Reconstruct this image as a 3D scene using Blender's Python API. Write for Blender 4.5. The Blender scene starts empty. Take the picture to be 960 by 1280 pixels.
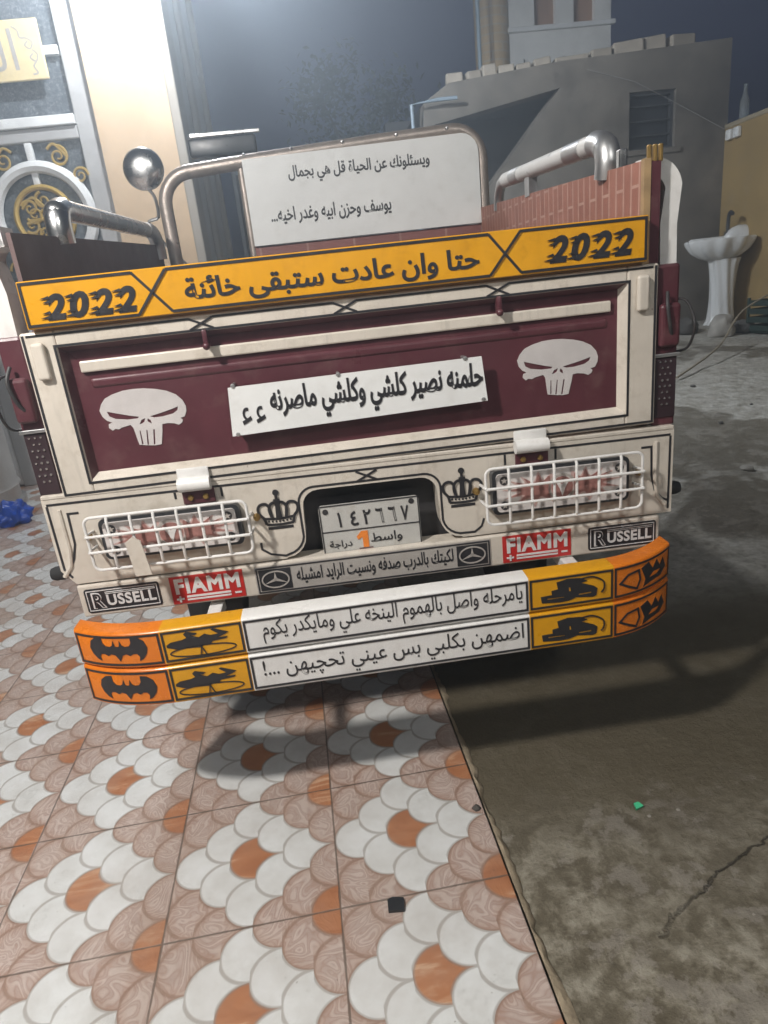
import bpy, bmesh, math, random
from mathutils import Vector, Matrix, Euler
random.seed(11)
SC = bpy.context.scene
COL = SC.collection
R = math.radians

# ---------------------------------------------------------------- camera, world, exposure
CAM_H = 1.14
F_PX, PITCH, ROLL = 821.7, 19.079, -6.318
VEH_YAW, TILE_YAW = R(3.7503), R(5.8119)
VEH_O = Vector((0, 1.3, 0))
def setup_camera():
    cd = bpy.data.cameras.new('camera'); co = bpy.data.objects.new('camera', cd); COL.objects.link(co)
    cd.sensor_fit = 'VERTICAL'; cd.sensor_height = 24.0
    cd.lens = 24.0 * F_PX / 1280.0
    cd.clip_start = 0.05; cd.clip_end = 400
    p, r = R(PITCH), R(ROLL)
    fw = Vector((0, math.cos(p), -math.sin(p))); up0 = Vector((0, math.sin(p), math.cos(p))); rt0 = Vector((1, 0, 0))
    rt = rt0 * math.cos(r) + up0 * math.sin(r); up = up0 * math.cos(r) - rt0 * math.sin(r)
    m = Matrix((rt, up, -fw)).transposed().to_4x4(); m.translation = Vector((0, 0, CAM_H))
    co.matrix_world = m
    SC.camera = co
setup_camera()
W = bpy.data.worlds.new('World'); SC.world = W; W.use_nodes = True
wn = W.node_tree.nodes; wl = W.node_tree.links
sky = wn.new('ShaderNodeTexSky'); sky.sky_type = 'NISHITA'; sky.sun_disc = False
sky.sun_elevation = R(-4.0); sky.sun_rotation = R(20); sky.altitude = 50; sky.ozone_density = 3.0; sky.dust_density = 0.3
bg = wn['Background']; bg.inputs['Strength'].default_value = 0.6
wl.new(sky.outputs[0], bg.inputs[0])
glow = wn.new('ShaderNodeBackground'); glow.inputs[0].default_value = (0.9, 0.95, 1.0, 1); glow.inputs[1].default_value = 0.022      # the town's own glow on the night sky
add_ = wn.new('ShaderNodeAddShader'); wl.new(bg.outputs[0], add_.inputs[0]); wl.new(glow.outputs[0], add_.inputs[1]); wl.new(add_.outputs[0], wn['World Output'].inputs[0])
SC.view_settings.view_transform = 'Standard'; SC.view_settings.look = 'None'
SC.view_settings.exposure = 0.0; SC.view_settings.gamma = 1.0
SC.view_settings.use_curve_mapping = False
SC.cycles.use_denoising = True
SC.cycles.max_bounces = 6; SC.cycles.volume_bounces = 0
SC.cycles.sample_clamp_indirect = 4.0

def veh(u, v, z):
    """vehicle / yard frame (u across, v away from the viewer) -> world"""
    c, s = math.cos(VEH_YAW), math.sin(VEH_YAW)
    return Vector((VEH_O.x + u * c - v * s, VEH_O.y + u * s + v * c, z))

def point_lamp(name, loc, power, radius, color):
    l = bpy.data.lights.new(name, 'POINT'); l.energy = power; l.shadow_soft_size = radius; l.color = color
    o = bpy.data.objects.new(name, l); COL.objects.link(o); o.location = loc
    return o
# lamp on the house corner just above the picture, and the porch lamp behind and left of the viewer
LAMP_A = veh(-0.80, 2.85, 3.22)
LAMP_B = veh(-1.21, -1.18, 2.45)
point_lamp('corner_lamp_light', LAMP_A, 205, 0.05, (0.92, 0.96, 1.0))
LAMP_C = veh(-0.66, 3.75, 3.42); AIM_C = veh(5.2, 4.8, 0.9)
sp_ = bpy.data.lights.new('yard_floodlight_light', 'SPOT'); sp_.energy = 950; sp_.spot_size = R(112); sp_.spot_blend = 0.7; sp_.shadow_soft_size = 0.06; sp_.color = (0.86, 0.93, 1.0)
spo = bpy.data.objects.new('yard_floodlight_light', sp_); COL.objects.link(spo); spo.location = LAMP_C + (AIM_C - LAMP_C).normalized() * 0.06; spo.rotation_euler = (AIM_C - LAMP_C).to_track_quat('-Z', 'Y').to_euler()
point_lamp('porch_lamp_light', LAMP_B, 310, 0.075, (1.0, 0.955, 0.90))

# unseen fill lamp added behind the viewer to soften the shadows
point_lamp('fill_lamp_light', veh(1.1, -3.8, 3.5), 210, 0.25, (1.0, 0.97, 0.91))

# ---------------------------------------------------------------- node helpers
class S:
    """a socket (or number) one can calculate with"""
    def __init__(s, nt, v): s.nt, s.v = nt, v
    def _m(s, op, *a):
        n = s.nt.nodes.new('ShaderNodeMath'); n.operation = op
        for i, x in enumerate((s,) + a):
            x = x.v if isinstance(x, S) else x
            if isinstance(x, (int, float)): n.inputs[i].default_value = x
            else: s.nt.links.new(x, n.inputs[i])
        return S(s.nt, n.outputs[0])
    def __add__(s, o): return s._m('ADD', o)
    def __sub__(s, o): return s._m('SUBTRACT', o)
    def __mul__(s, o): return s._m('MULTIPLY', o)
    def __truediv__(s, o): return s._m('DIVIDE', o)
    def rsub(s, k): return S(s.nt, k)._m('SUBTRACT', s)
    def floor(s): return s._m('FLOOR')
    def fract(s): return s._m('FRACT')
    def mod(s, k): return s._m('FLOORED_MODULO', k)
    def sqrt(s): return s._m('SQRT')
    def abs(s): return s._m('ABSOLUTE')
    def lt(s, k): return s._m('LESS_THAN', k)
    def gt(s, k): return s._m('GREATER_THAN', k)
    def near(s, k, e=0.3): return s._m('COMPARE', k, e)
    def sin(s): return s._m('SINE')
    def clamp(s):
        r = s._m('ADD', 0.0); r.v.node.use_clamp = True; return r
def mixf(a, b, f):            # floats
    return a * f.rsub(1.0) + b * f
def mixc(nt, a, b, f):
    n = nt.nodes.new('ShaderNodeMix'); n.data_type = 'RGBA'
    for sock, x in ((n.inputs[6], a), (n.inputs[7], b)):
        if isinstance(x, (tuple, list)): sock.default_value = (*x[:3], 1)
        else: nt.links.new(x, sock)
    f = f.v if isinstance(f, S) else f
    if isinstance(f, (int, float)): n.inputs[0].default_value = f
    else: nt.links.new(f, n.inputs[0])
    return n.outputs[2]
def noise(nt, vec, scale, detail=4, rough=0.55, dist=0.0):
    n = nt.nodes.new('ShaderNodeTexNoise'); n.inputs['Scale'].default_value = scale
    n.inputs['Detail'].default_value = detail; n.inputs['Roughness'].default_value = rough; n.inputs['Distortion'].default_value = dist
    if vec is not None: nt.links.new(vec, n.inputs['Vector'])
    return S(nt, n.outputs[0])
def ramp(nt, f, stops):
    n = nt.nodes.new('ShaderNodeValToRGB'); cr = n.color_ramp
    while len(cr.elements) < len(stops): cr.elements.new(0.5)
    for e, (p, c) in zip(cr.elements, stops):
        e.position = p; e.color = (*c, 1) if len(c) == 3 else c
    nt.links.new(f.v, n.inputs[0])
    return n.outputs[0]
def mrange(f, a, b, c=0.0, d=1.0):
    n = f.nt.nodes.new('ShaderNodeMapRange'); f.nt.links.new(f.v, n.inputs[0])
    for i, x in enumerate((a, b, c, d)): n.inputs[i + 1].default_value = x
    return S(f.nt, n.outputs[0])
def bump(nt, h, strength, dist):
    n = nt.nodes.new('ShaderNodeBump'); n.inputs['Strength'].default_value = strength; n.inputs['Distance'].default_value = dist
    nt.links.new(h.v, n.inputs['Height']); return n.outputs[0]
def new_mat(name):
    m = bpy.data.materials.new(name); m.use_nodes = True
    nt = m.node_tree; b = nt.nodes['Principled BSDF']
    tc = nt.nodes.new('ShaderNodeTexCoord')
    return m, nt, b, tc.outputs['Object']
def setc(nt, b, sock, x):
    if isinstance(x, (tuple, list)): b.inputs[sock].default_value = (*x[:3], 1)
    elif isinstance(x, (int, float)): b.inputs[sock].default_value = x
    else: nt.links.new(x.v if isinstance(x, S) else x, b.inputs[sock])

def paint(name, col, rough=0.4, metal=0.0, var=0.14, scale=9.0, grime=None, grime_amt=0.0, bumpy=0.0, spec=0.5, wear=0.0, dent=0.0):
    """painted / plain surface: uneven tone, fine specks of dirt, uneven gloss"""
    m, nt, b, oc = new_mat(name)
    a = noise(nt, oc, scale, 6, 0.62)
    f = mrange(a, 0.3, 0.7)
    lo = tuple(c * (1 - var) for c in col); hi = tuple(min(1, c * (1 + var * 0.55)) for c in col)
    c = mixc(nt, lo, hi, f)
    if wear:      # thin vertical dirt runs and small chips down to primer
        mp = nt.nodes.new('ShaderNodeMapping'); mp.inputs['Scale'].default_value = (26, 26, 2.2); nt.links.new(oc, mp.inputs[0])
        run = mrange(noise(nt, mp.outputs[0], 1.6, 6, 0.7), 0.54, 0.80) * wear
        c = mixc(nt, c, tuple(x * 0.55 for x in col), run)
        chip = mrange(noise(nt, oc, 60, 5, 0.75, 0.4), 0.70, 0.73) * min(1.0, wear * 1.6)
        c = mixc(nt, c, (0.16, 0.09, 0.05), chip)
    if grime:
        g = mrange(noise(nt, oc, scale * 3.1, 8, 0.7), 0.52, 0.78) * grime_amt
        c = mixc(nt, c, grime, g)
    setc(nt, b, 'Base Color', c)
    setc(nt, b, 'Roughness', mrange(noise(nt, oc, scale * 1.7, 5, 0.6), 0.3, 0.7, max(0.03, rough - 0.09), min(1, rough + 0.12)))
    b.inputs['Metallic'].default_value = metal
    b.inputs['Specular IOR Level'].default_value = spec
    if dent: nt.links.new(bump(nt, noise(nt, oc, 5.0, 3, 0.5) + noise(nt, oc, 40, 3, 0.5) * 0.04, dent, 0.012), b.inputs['Normal'])
    if bumpy: nt.links.new(bump(nt, noise(nt, oc, scale * 5, 6, 0.6), bumpy, 0.004), b.inputs['Normal'])
    return m
def flat(name, col, rough=0.45):
    return paint(name, col, rough, var=0.10, scale=20)

M = {}
M['cream'] = paint('cream_paint', (0.63, 0.575, 0.50), 0.34, var=0.12, grime=(0.30, 0.24, 0.17), grime_amt=0.6, scale=6, wear=0.6, dent=0.35)
M['white'] = paint('white_paint', (0.76, 0.75, 0.73), 0.33, var=0.08, grime=(0.42, 0.38, 0.33), grime_amt=0.4, wear=0.22, dent=0.2)
M['board'] = paint('white_sheet', (0.78, 0.79, 0.78), 0.38, var=0.05, grime=(0.5, 0.48, 0.44), grime_amt=0.35, dent=0.25)
M['maroon'] = paint('maroon_paint', (0.092, 0.026, 0.034), 0.34, var=0.20, grime=(0.16, 0.09, 0.085), grime_amt=0.6, scale=7, wear=0.3, dent=0.4)
M['maroon_dark'] = paint('dull_maroon_sheet', (0.15, 0.095, 0.09), 0.55, var=0.2)
M['yellow'] = paint('yellow_tape', (0.70, 0.33, 0.006), 0.32, var=0.10, grime=(0.42, 0.18, 0.01), grime_amt=0.5, wear=0.25, dent=0.25)
M['orange'] = paint('orange_tape', (0.72, 0.19, 0.012), 0.26, var=0.08, grime=(0.45, 0.12, 0.02), grime_amt=0.45, wear=0.25, dent=0.25)
M['black'] = flat('black_vinyl', (0.022, 0.021, 0.024), 0.4)
M['red'] = flat('red_vinyl', (0.50, 0.025, 0.022), 0.4)
M['label_orange'] = flat('orange_vinyl', (0.80, 0.23, 0.03), 0.4)
M['decal_white'] = flat('white_vinyl', (0.72, 0.71, 0.70), 0.4)
M['silver_vinyl'] = flat('grey_vinyl', (0.40, 0.37, 0.34), 0.4)
M['wood_edge'] = paint('wood_edge', (0.36, 0.24, 0.12), 0.7, var=0.3, scale=30)
M['chrome'] = paint('chrome', (0.74, 0.73, 0.72), 0.24, 1.0, var=0.08)
M['steel'] = paint('dull_steel', (0.56, 0.56, 0.56), 0.40, 0.9, var=0.15)
M['bronze'] = paint('worn_silver_wrap', (0.42, 0.36, 0.32), 0.36, 0.55, var=0.22, scale=30, bumpy=0.3)
M['rubber'] = paint('black_rubber', (0.018, 0.018, 0.019), 0.7, var=0.25, grime=(0.08, 0.07, 0.06), grime_amt=0.4)
M['chassis'] = paint('dark_chassis', (0.030, 0.028, 0.030), 0.55, var=0.3, grime=(0.10, 0.08, 0.06), grime_amt=0.4)
M['brass'] = paint('brass_bolt', (0.42, 0.27, 0.09), 0.4, 0.8)
M['plastic_black'] = paint('black_plastic', (0.03, 0.032, 0.036), 0.35)

def brick_mat(name, c1, c2, mortar, scale, bw=0.5, rh=0.25, ms=0.02, rough=0.6, axes='XZ', bstr=0.4):
    m, nt, b, oc = new_mat(name)
    sp = nt.nodes.new('ShaderNodeSeparateXYZ'); nt.links.new(oc, sp.inputs[0])
    cb = nt.nodes.new('ShaderNodeCombineXYZ')
    for i, ax in enumerate(axes): nt.links.new(sp.outputs[ax], cb.inputs[i])
    br = nt.nodes.new('ShaderNodeTexBrick'); nt.links.new(cb.outputs[0], br.inputs[0])
    br.inputs['Color1'].default_value = (*c1, 1); br.inputs['Color2'].default_value = (*c2, 1); br.inputs['Mortar'].default_value = (*mortar, 1)
    br.inputs['Scale'].default_value = scale; br.inputs['Mortar Size'].default_value = ms
    br.inputs['Brick Width'].default_value = bw; br.inputs['Row Height'].default_value = rh
    g = mrange(noise(nt, oc, 26, 6, 0.7), 0.4, 0.75) * 0.35
    setc(nt, b, 'Base Color', mixc(nt, br.outputs[0], tuple(x * 0.55 for x in c1), g))
    b.inputs['Roughness'].default_value = rough
    h = S(nt, br.outputs[1]).rsub(1.0) + noise(nt, oc, 60, 4) * 0.15
    nt.links.new(bump(nt, h, bstr, 0.004), b.inputs['Normal'])
    return m
M['brick_sheet'] = brick_mat('brick_pattern_sheet', (0.36, 0.15, 0.105), (0.29, 0.115, 0.08), (0.47, 0.28, 0.22), 1.0, bw=0.115, rh=0.034, ms=0.003, axes='ZY', bstr=0.1)
M['brick_sheet_front'] = brick_mat('brick_pattern_sheet_bulkhead', (0.26, 0.10, 0.085), (0.21, 0.08, 0.07), (0.34, 0.2, 0.17), 1.0, bw=0.17, rh=0.09, ms=0.004, axes='XZ', bstr=0.1)

# ---------------------------------------------------------------- mesh helpers
def finish(bm, name, mats, parent=None, smooth=False, recalc=True):
    if recalc: bmesh.ops.recalc_face_normals(bm, faces=bm.faces)
    me = bpy.data.meshes.new(name); bm.to_mesh(me); bm.free()
    for m in (mats if isinstance(mats, (list, tuple)) else [mats]): me.materials.append(m)
    if smooth:
        for p in me.polygons: p.use_smooth = True
        try: me.set_sharp_from_angle(angle=R(38))
        except Exception: pass
    o = bpy.data.objects.new(name, me); COL.objects.link(o)
    if parent is not None: o.parent = parent
    return o
def tag(o, label=None, cat=None, group=None, kind=None):
    if label: o['label'] = label
    if cat: o['category'] = cat
    if group: o['group'] = group
    if kind: o['kind'] = kind
    return o
def empty(name, loc, rz=0.0):
    o = bpy.data.objects.new(name, None); COL.objects.link(o); o.location = loc; o.rotation_euler = (0, 0, rz); o.empty_display_size = 0.1
    return o
def BM(): return bmesh.new()
def box(bm, x0, x1, y0, y1, z0, z1, bev=0.0, mi=0, seg=2, rot=None):
    r = bmesh.ops.create_cube(bm, size=1.0); vs = r['verts']
    c = Vector(((x0 + x1) / 2, (y0 + y1) / 2, (z0 + z1) / 2)); d = (abs(x1 - x0), abs(y1 - y0), abs(z1 - z0))
    for v in vs:
        p = Vector((v.co.x * d[0], v.co.y * d[1], v.co.z * d[2]))
        if rot is not None: p = rot @ p
        v.co = p + c
    fs = set(f for v in vs for f in v.link_faces)
    for f in fs: f.material_index = mi
    if bev > 0:
        es = list(set(e for v in vs for e in v.link_edges))
        rr = bmesh.ops.bevel(bm, geom=es, offset=min(bev, min(d) * 0.45), segments=seg, profile=0.5, affect='EDGES', clamp_overlap=True)
        for f in rr['faces']: f.material_index = mi
def prism(bm, pts, axis, a0, a1, mi=0):
    """polygon pts (2D) extruded along axis: 'y' -> pts are (x,z); 'x' -> (y,z); 'z' -> (x,y)"""
    def P(p, a):
        return {'y': (p[0], a, p[1]), 'x': (a, p[0], p[1]), 'z': (p[0], p[1], a)}[axis]
    A = [bm.verts.new(P(p, a0)) for p in pts]; B = [bm.verts.new(P(p, a1)) for p in pts]
    n = len(pts); fs = [bm.faces.new(A), bm.faces.new(B[::-1])]
    for i in range(n): fs.append(bm.faces.new((A[i], B[i], B[(i + 1) % n], A[(i + 1) % n])))
    for f in fs: f.material_index = mi
def tube(bm, pts, r, seg=10, mi=0, caps=True, closed=False, radii=None):
    pts = [Vector(p) for p in pts]; n = len(pts); rings = []
    up = None
    for i, p in enumerate(pts):
        if closed: t = (pts[(i + 1) % n] - pts[i - 1]).normalized()
        else: t = (pts[min(i + 1, n - 1)] - pts[max(i - 1, 0)]).normalized()
        if up is None:
            a = Vector((0, 0, 1)) if abs(t.z) < 0.9 else Vector((1, 0, 0))
            up = (a - t * a.dot(t)).normalized()
        else: up = (up - t * up.dot(t)).normalized()
        s = t.cross(up); rr = radii[i] if radii else r
        rings.append([bm.verts.new(p + (up * math.cos(2 * math.pi * k / seg) + s * math.sin(2 * math.pi * k / seg)) * rr) for k in range(seg)])
    m = n if closed else n - 1
    for i in range(m):
        a, b = rings[i], rings[(i + 1) % n]
        for k in range(seg):
            f = bm.faces.new((a[k], a[(k + 1) % seg], b[(k + 1) % seg], b[k])); f.material_index = mi
    if caps and not closed:
        bm.faces.new(rings[0][::-1]).material_index = mi; bm.faces.new(rings[-1]).material_index = mi
def lathe(bm, prof, c=(0, 0, 0), seg=24, mi=0, axis='z', sx=1, sy=1, fn=None):
    """prof: list of (radius, height)"""
    rings = []
    for r, h in prof:
        ring = []
        for k in range(seg):
            a = 2 * math.pi * k / seg; rr = r
            if fn: rr = r * fn(a, h)
            p = (rr * math.cos(a) * sx, rr * math.sin(a) * sy, h)
            if axis == 'x': p = (p[2], p[0], p[1])
            elif axis == 'y': p = (p[0], p[2], p[1])
            ring.append(bm.verts.new((p[0] + c[0], p[1] + c[1], p[2] + c[2])))
        rings.append(ring)
    for a, b in zip(rings, rings[1:]):
        for k in range(seg):
            f = bm.faces.new((a[k], a[(k + 1) % seg], b[(k + 1) % seg], b[k])); f.material_index = mi
    if prof[0][0] > 1e-5: bm.faces.new(rings[0][::-1]).material_index = mi
    if prof[-1][0] > 1e-5: bm.faces.new(rings[-1]).material_index = mi
    bmesh.ops.remove_doubles(bm, verts=[v for rg in (rings[0], rings[-1]) for v in rg], dist=1e-6)
def ball(bm, c, r, mi=0, sub=2, sc=(1, 1, 1)):
    rr = bmesh.ops.create_icosphere(bm, subdivisions=sub, radius=r)
    for v in rr['verts']: v.co = Vector((v.co.x * sc[0] + c[0], v.co.y * sc[1] + c[1], v.co.z * sc[2] + c[2]))
    for f in set(f for v in rr['verts'] for f in v.link_faces): f.material_index = mi
def arc(cx, cz, r, a0, a1, n=8):
    return [(cx + r * math.cos(R(a0 + (a1 - a0) * i / n)), cz + r * math.sin(R(a0 + (a1 - a0) * i / n))) for i in range(n + 1)]
def rrect(x0, z0, x1, z1, r, n=5):
    return arc(x1 - r, z0 + r, r, -90, 0, n) + arc(x1 - r, z1 - r, r, 0, 90, n) + arc(x0 + r, z1 - r, r, 90, 180, n) + arc(x0 + r, z0 + r, r, 180, 270, n)
def smooth_path(pts, n=6):
    """Catmull-Rom through pts"""
    P = [Vector(p) for p in pts]; out = []
    for i in range(len(P) - 1):
        p0, p1, p2, p3 = P[max(i - 1, 0)], P[i], P[i + 1], P[min(i + 2, len(P) - 1)]
        for k in range(n):
            t = k / n
            out.append(0.5 * ((2 * p1) + (p2 - p0) * t + (2 * p0 - 5 * p1 + 4 * p2 - p3) * t * t + (3 * p1 - p0 - 3 * p2 + p3) * t ** 3))
    out.append(P[-1]); return out

# ---------------------------------------------------------------- flat lettering and emblems (thin solid shapes on a panel)
FORMS = {'ا': 'ﺍﺎ', 'أ': 'ﺃﺄ', 'د': 'ﺩﺪ', 'ر': 'ﺭﺮ', 'ز': 'ﺯﺰ', 'و': 'ﻭﻮ', 'ة': 'ﺓﺔ', 'ى': 'ﻯﻰ', 'ء': 'ﺀ',
         'ب': 'ﺏﺐﺑﺒ', 'ت': 'ﺕﺖﺗﺘ', 'ج': 'ﺝﺞﺟﺠ', 'ح': 'ﺡﺢﺣﺤ', 'خ': 'ﺥﺦﺧﺨ', 'س': 'ﺱﺲﺳﺴ', 'ش': 'ﺵﺶﺷﺸ', 'ص': 'ﺹﺺﺻﺼ', 'ض': 'ﺽﺾﺿﻀ', 'ط': 'ﻁﻂﻃﻄ',
         'ع': 'ﻉﻊﻋﻌ', 'غ': 'ﻍﻎﻏﻐ', 'ف': 'ﻑﻒﻓﻔ', 'ق': 'ﻕﻖﻗﻘ', 'ك': 'ﻙﻚﻛﻜ', 'ل': 'ﻝﻞﻟﻠ', 'م': 'ﻡﻢﻣﻤ', 'ن': 'ﻥﻦﻧﻨ', 'ه': 'ﻩﻪﻫﻬ', 'ي': 'ﻱﻲﻳﻴ',
         'ئ': 'ﺉﺊﺋﺌ', 'چ': '\ufb7a\ufb7b\ufb7c\ufb7d'}
def arabic(s):
    """letters joined and laid out right to left, for a text object that does neither"""
    out = []; n = len(s); i = 0
    joins_next = lambda c: c in FORMS and len(FORMS[c]) == 4
    while i < n:
        c = s[i]
        if c not in FORMS: out.append(c); i += 1; continue
        prev = i > 0 and joins_next(s[i - 1])
        if c == 'ل' and i + 1 < n and s[i + 1] == 'ا':
            out.append('ﻼ' if prev else 'ﻻ'); i += 2; continue
        nxt = i + 1 < n and s[i + 1] in FORMS and s[i + 1] != 'ء' and len(FORMS[c]) == 4
        f = FORMS[c]
        out.append(f[0] if (not prev and not nxt) or len(f) == 1 else f[1] if prev and not nxt else f[2] if nxt and not prev else f[3])
        i += 1
    return ''.join(out[::-1])
class Art:
    """thin solids in the (u, z) plane whose backs lie on v = v0; joined into one mesh"""
    def __init__(s, v0, warp=None, e=0.0012):
        s.v0, s.warp, s.e, s.V, s.F, s.mi, s.mats = v0, warp, e, [], [], [], []
    def _mat(s, m):
        if m not in s.mats: s.mats.append(m)
        return s.mats.index(m)
    def _take(s, me, f, mat, lift=0.0):
        k = len(s.V); mi = s._mat(mat)
        for v in me.vertices: s.V.append(f(v.co) + (lift,))
        for p in me.polygons: s.F.append([k + i for i in p.vertices]); s.mi.append(mi)
    def _eval(s, cu):
        o = bpy.data.objects.new('tmp', cu); COL.objects.link(o)
        bpy.context.view_layer.update()
        me = bpy.data.meshes.new_from_object(o.evaluated_get(bpy.context.evaluated_depsgraph_get()))
        bpy.data.objects.remove(o); bpy.data.curves.remove(cu)
        return me
    def poly(s, loops, mat, lift=0.0):
        cu = bpy.data.curves.new('tmp', 'CURVE'); cu.dimensions = '2D'; cu.fill_mode = 'BOTH'; cu.extrude = 0.5
        for l in loops:
            sp = cu.splines.new('POLY'); sp.points.add(len(l) - 1); sp.use_cyclic_u = True
            for p, q in zip(sp.points, l): p.co = (q[0] * 100, q[1] * 100, 0, 1)
        me = s._eval(cu)
        s._take(me, lambda c: (c.x / 100, c.y / 100, c.z + 0.5), mat, lift); bpy.data.meshes.remove(me)
    def stroke(s, pts, w, mat, closed=False, lift=0.0):
        P = [Vector((p[0], p[1])) for p in pts]; n = len(P); L, Rr = [], []
        for i in range(n):
            a = P[i] - P[i - 1] if (i > 0 or closed) else None
            b = P[(i + 1) % n] - P[i] if (i < n - 1 or closed) else None
            a = a if a is not None else b; b = b if b is not None else a
            a, b = a.normalized(), b.normalized()
            na, nb = Vector((-a.y, a.x)), Vector((-b.y, b.x)); m = na + nb
            m = m.normalized() if m.length > 1e-6 else na
            k = w / 2 / max(0.45, m.dot(na))
            L.append(P[i] + m * k); Rr.append(P[i] - m * k)
        mi = s._mat(mat); k = len(s.V)
        for i in range(n):
            for q, d in ((L[i], 0), (Rr[i], 0), (Rr[i], 1), (L[i], 1)): s.V.append((q.x, q.y, d, lift))
        for i in range(n if closed else n - 1):
            a, b = k + 4 * i, k + 4 * ((i + 1) % n)
            for x in range(4):
                y = (x + 1) % 4; s.F.append([a + x, b + x, b + y, a + y]); s.mi.append(mi)
        if not closed:
            for a in (k, k + 4 * (n - 1)): s.F.append([a, a + 1, a + 2, a + 3]); s.mi.append(mi)
    def rect(s, x0, z0, x1, z1, mat, lift=0.0): s.poly([[(x0, z0), (x1, z0), (x1, z1), (x0, z1)]], mat, lift)
    def frame(s, x0, z0, x1, z1, w, mat, lift=0.0): s.stroke([(x0, z0), (x1, z0), (x1, z1), (x0, z1)], w, mat, True, lift)
    def disc(s, x, z, r, mat, lift=0.0, n=16): s.poly([arc(x, z, r, 0, 360, n)[:-1]], mat, lift)
    def shape(s, loops, x0, z0, x1, z1, mat, lift=0.0):
        s.poly([[(x0 + (x1 - x0) * p[0], z0 + (z1 - z0) * p[1]) for p in l] for l in loops], mat, lift)
    def text(s, body, x0, z0, x1, z1, mat, bold=0.0, shear=0.0, lift=0.0, res=4, space=1.0):
        cu = bpy.data.curves.new('tmp', 'FONT'); cu.body = body; cu.extrude = 0.5; cu.bevel_depth = bold; cu.bevel_resolution = 0; cu.shear = shear; cu.resolution_u = res; cu.space_character = space
        me = s._eval(cu)
        xs = [v.co.x for v in me.vertices]; ys = [v.co.y for v in me.vertices]
        ax, ay = min(xs), min(ys); kx = (x1 - x0) / (max(xs) - ax); ky = (z1 - z0) / (max(ys) - ay)
        s._take(me, lambda c: (x0 + (c.x - ax) * kx, z0 + (c.y - ay) * ky, c.z + 0.5), mat, lift); bpy.data.meshes.remove(me)
    def build(s, name, parent=None, tilt=None, sub=0.0):
        vs = [Vector((p[0], s.v0 - 0.0002 - p[3] - p[2] * s.e, p[1])) for p in s.V]
        me = bpy.data.meshes.new(name); me.from_pydata([tuple(v) for v in vs], [], s.F)
        for i, p in enumerate(me.polygons): p.material_index = s.mi[i]
        bm = bmesh.new(); bm.from_mesh(me)
        if sub:
            bmesh.ops.triangulate(bm, faces=bm.faces)
            for _ in range(3):
                es = [e for e in bm.edges if abs(e.verts[0].co.x - e.verts[1].co.x) > sub]
                if es: bmesh.ops.subdivide_edges(bm, edges=es, cuts=1); bmesh.ops.triangulate(bm, faces=bm.faces)
        for v in bm.verts:
            if s.warp: v.co = s.warp(v.co)
            if tilt: v.co = tilt(v.co)
        bm.to_mesh(me); bm.free()
        for m in s.mats: me.materials.append(m)
        o = bpy.data.objects.new(name, me); COL.objects.link(o)
        if parent is not None: o.parent = parent
        return o
ART = {}
ART['skull'] = [[(0.0, 0.702), (0.037, 0.807), (0.093, 0.895), (0.18, 0.947), (0.311, 0.991), (0.441, 1.0), (0.559, 0.991), (0.696, 0.956), (0.814, 0.904), (0.913, 0.825), (0.975, 0.719), (1.0, 0.614), (0.994, 0.526), (0.963, 0.439), (0.907, 0.421), (0.932, 0.386), (0.919, 0.342), (0.876, 0.307), (0.826, 0.342), (0.745, 0.36), (0.683, 0.351), (0.665, 0.219), (0.627, 0.009), (0.553, 0.0), (0.46, 0.018), (0.366, 0.044), (0.354, 0.175), (0.342, 0.342), (0.317, 0.404), (0.211, 0.377), (0.174, 0.351), (0.13, 0.368), (0.099, 0.342), (0.062, 0.395), (0.068, 0.456), (0.112, 0.482), (0.062, 0.518), (0.019, 0.596)], [(0.081, 0.675), (0.193, 0.623), (0.335, 0.561), (0.435, 0.526), (0.416, 0.5), (0.298, 0.5), (0.161, 0.535), (0.099, 0.588)], [(0.559, 0.509), (0.714, 0.553), (0.845, 0.596), (0.907, 0.623), (0.894, 0.561), (0.832, 0.509), (0.702, 0.482), (0.609, 0.482)], [(0.422, 0.395), (0.453, 0.465), (0.503, 0.491), (0.484, 0.43), (0.453, 0.404)], [(0.528, 0.482), (0.559, 0.447), (0.565, 0.386), (0.534, 0.412), (0.522, 0.439)], [(0.404, 0.289), (0.416, 0.289), (0.416, 0.044), (0.398, 0.044)], [(0.484, 0.289), (0.497, 0.281), (0.478, 0.026), (0.46, 0.026)], [(0.565, 0.281), (0.584, 0.281), (0.553, 0.018), (0.534, 0.018)]]
ART['flyer'] = [[(0.0, 0.355), (0.071, 0.484), (0.254, 0.548), (0.333, 0.645), (0.294, 0.871), (0.341, 1.0), (0.508, 0.839), (0.468, 0.742), (0.389, 0.742), (0.524, 0.581), (0.619, 0.742), (0.714, 0.613), (0.841, 0.645), (0.73, 0.935), (0.762, 1.0), (1.0, 0.677), (0.952, 0.581), (0.802, 0.419), (0.976, 0.419), (0.952, 0.323), (0.73, 0.258), (0.683, 0.097), (0.587, 0.097), (0.524, 0.0), (0.357, 0.032), (0.135, 0.065), (0.0, 0.226)], [(0.492, 0.032), (0.524, 0.0), (0.563, -0.323), (0.532, -0.226), (0.516, -0.129), (0.484, -0.194), (0.452, -0.226)]]
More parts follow.
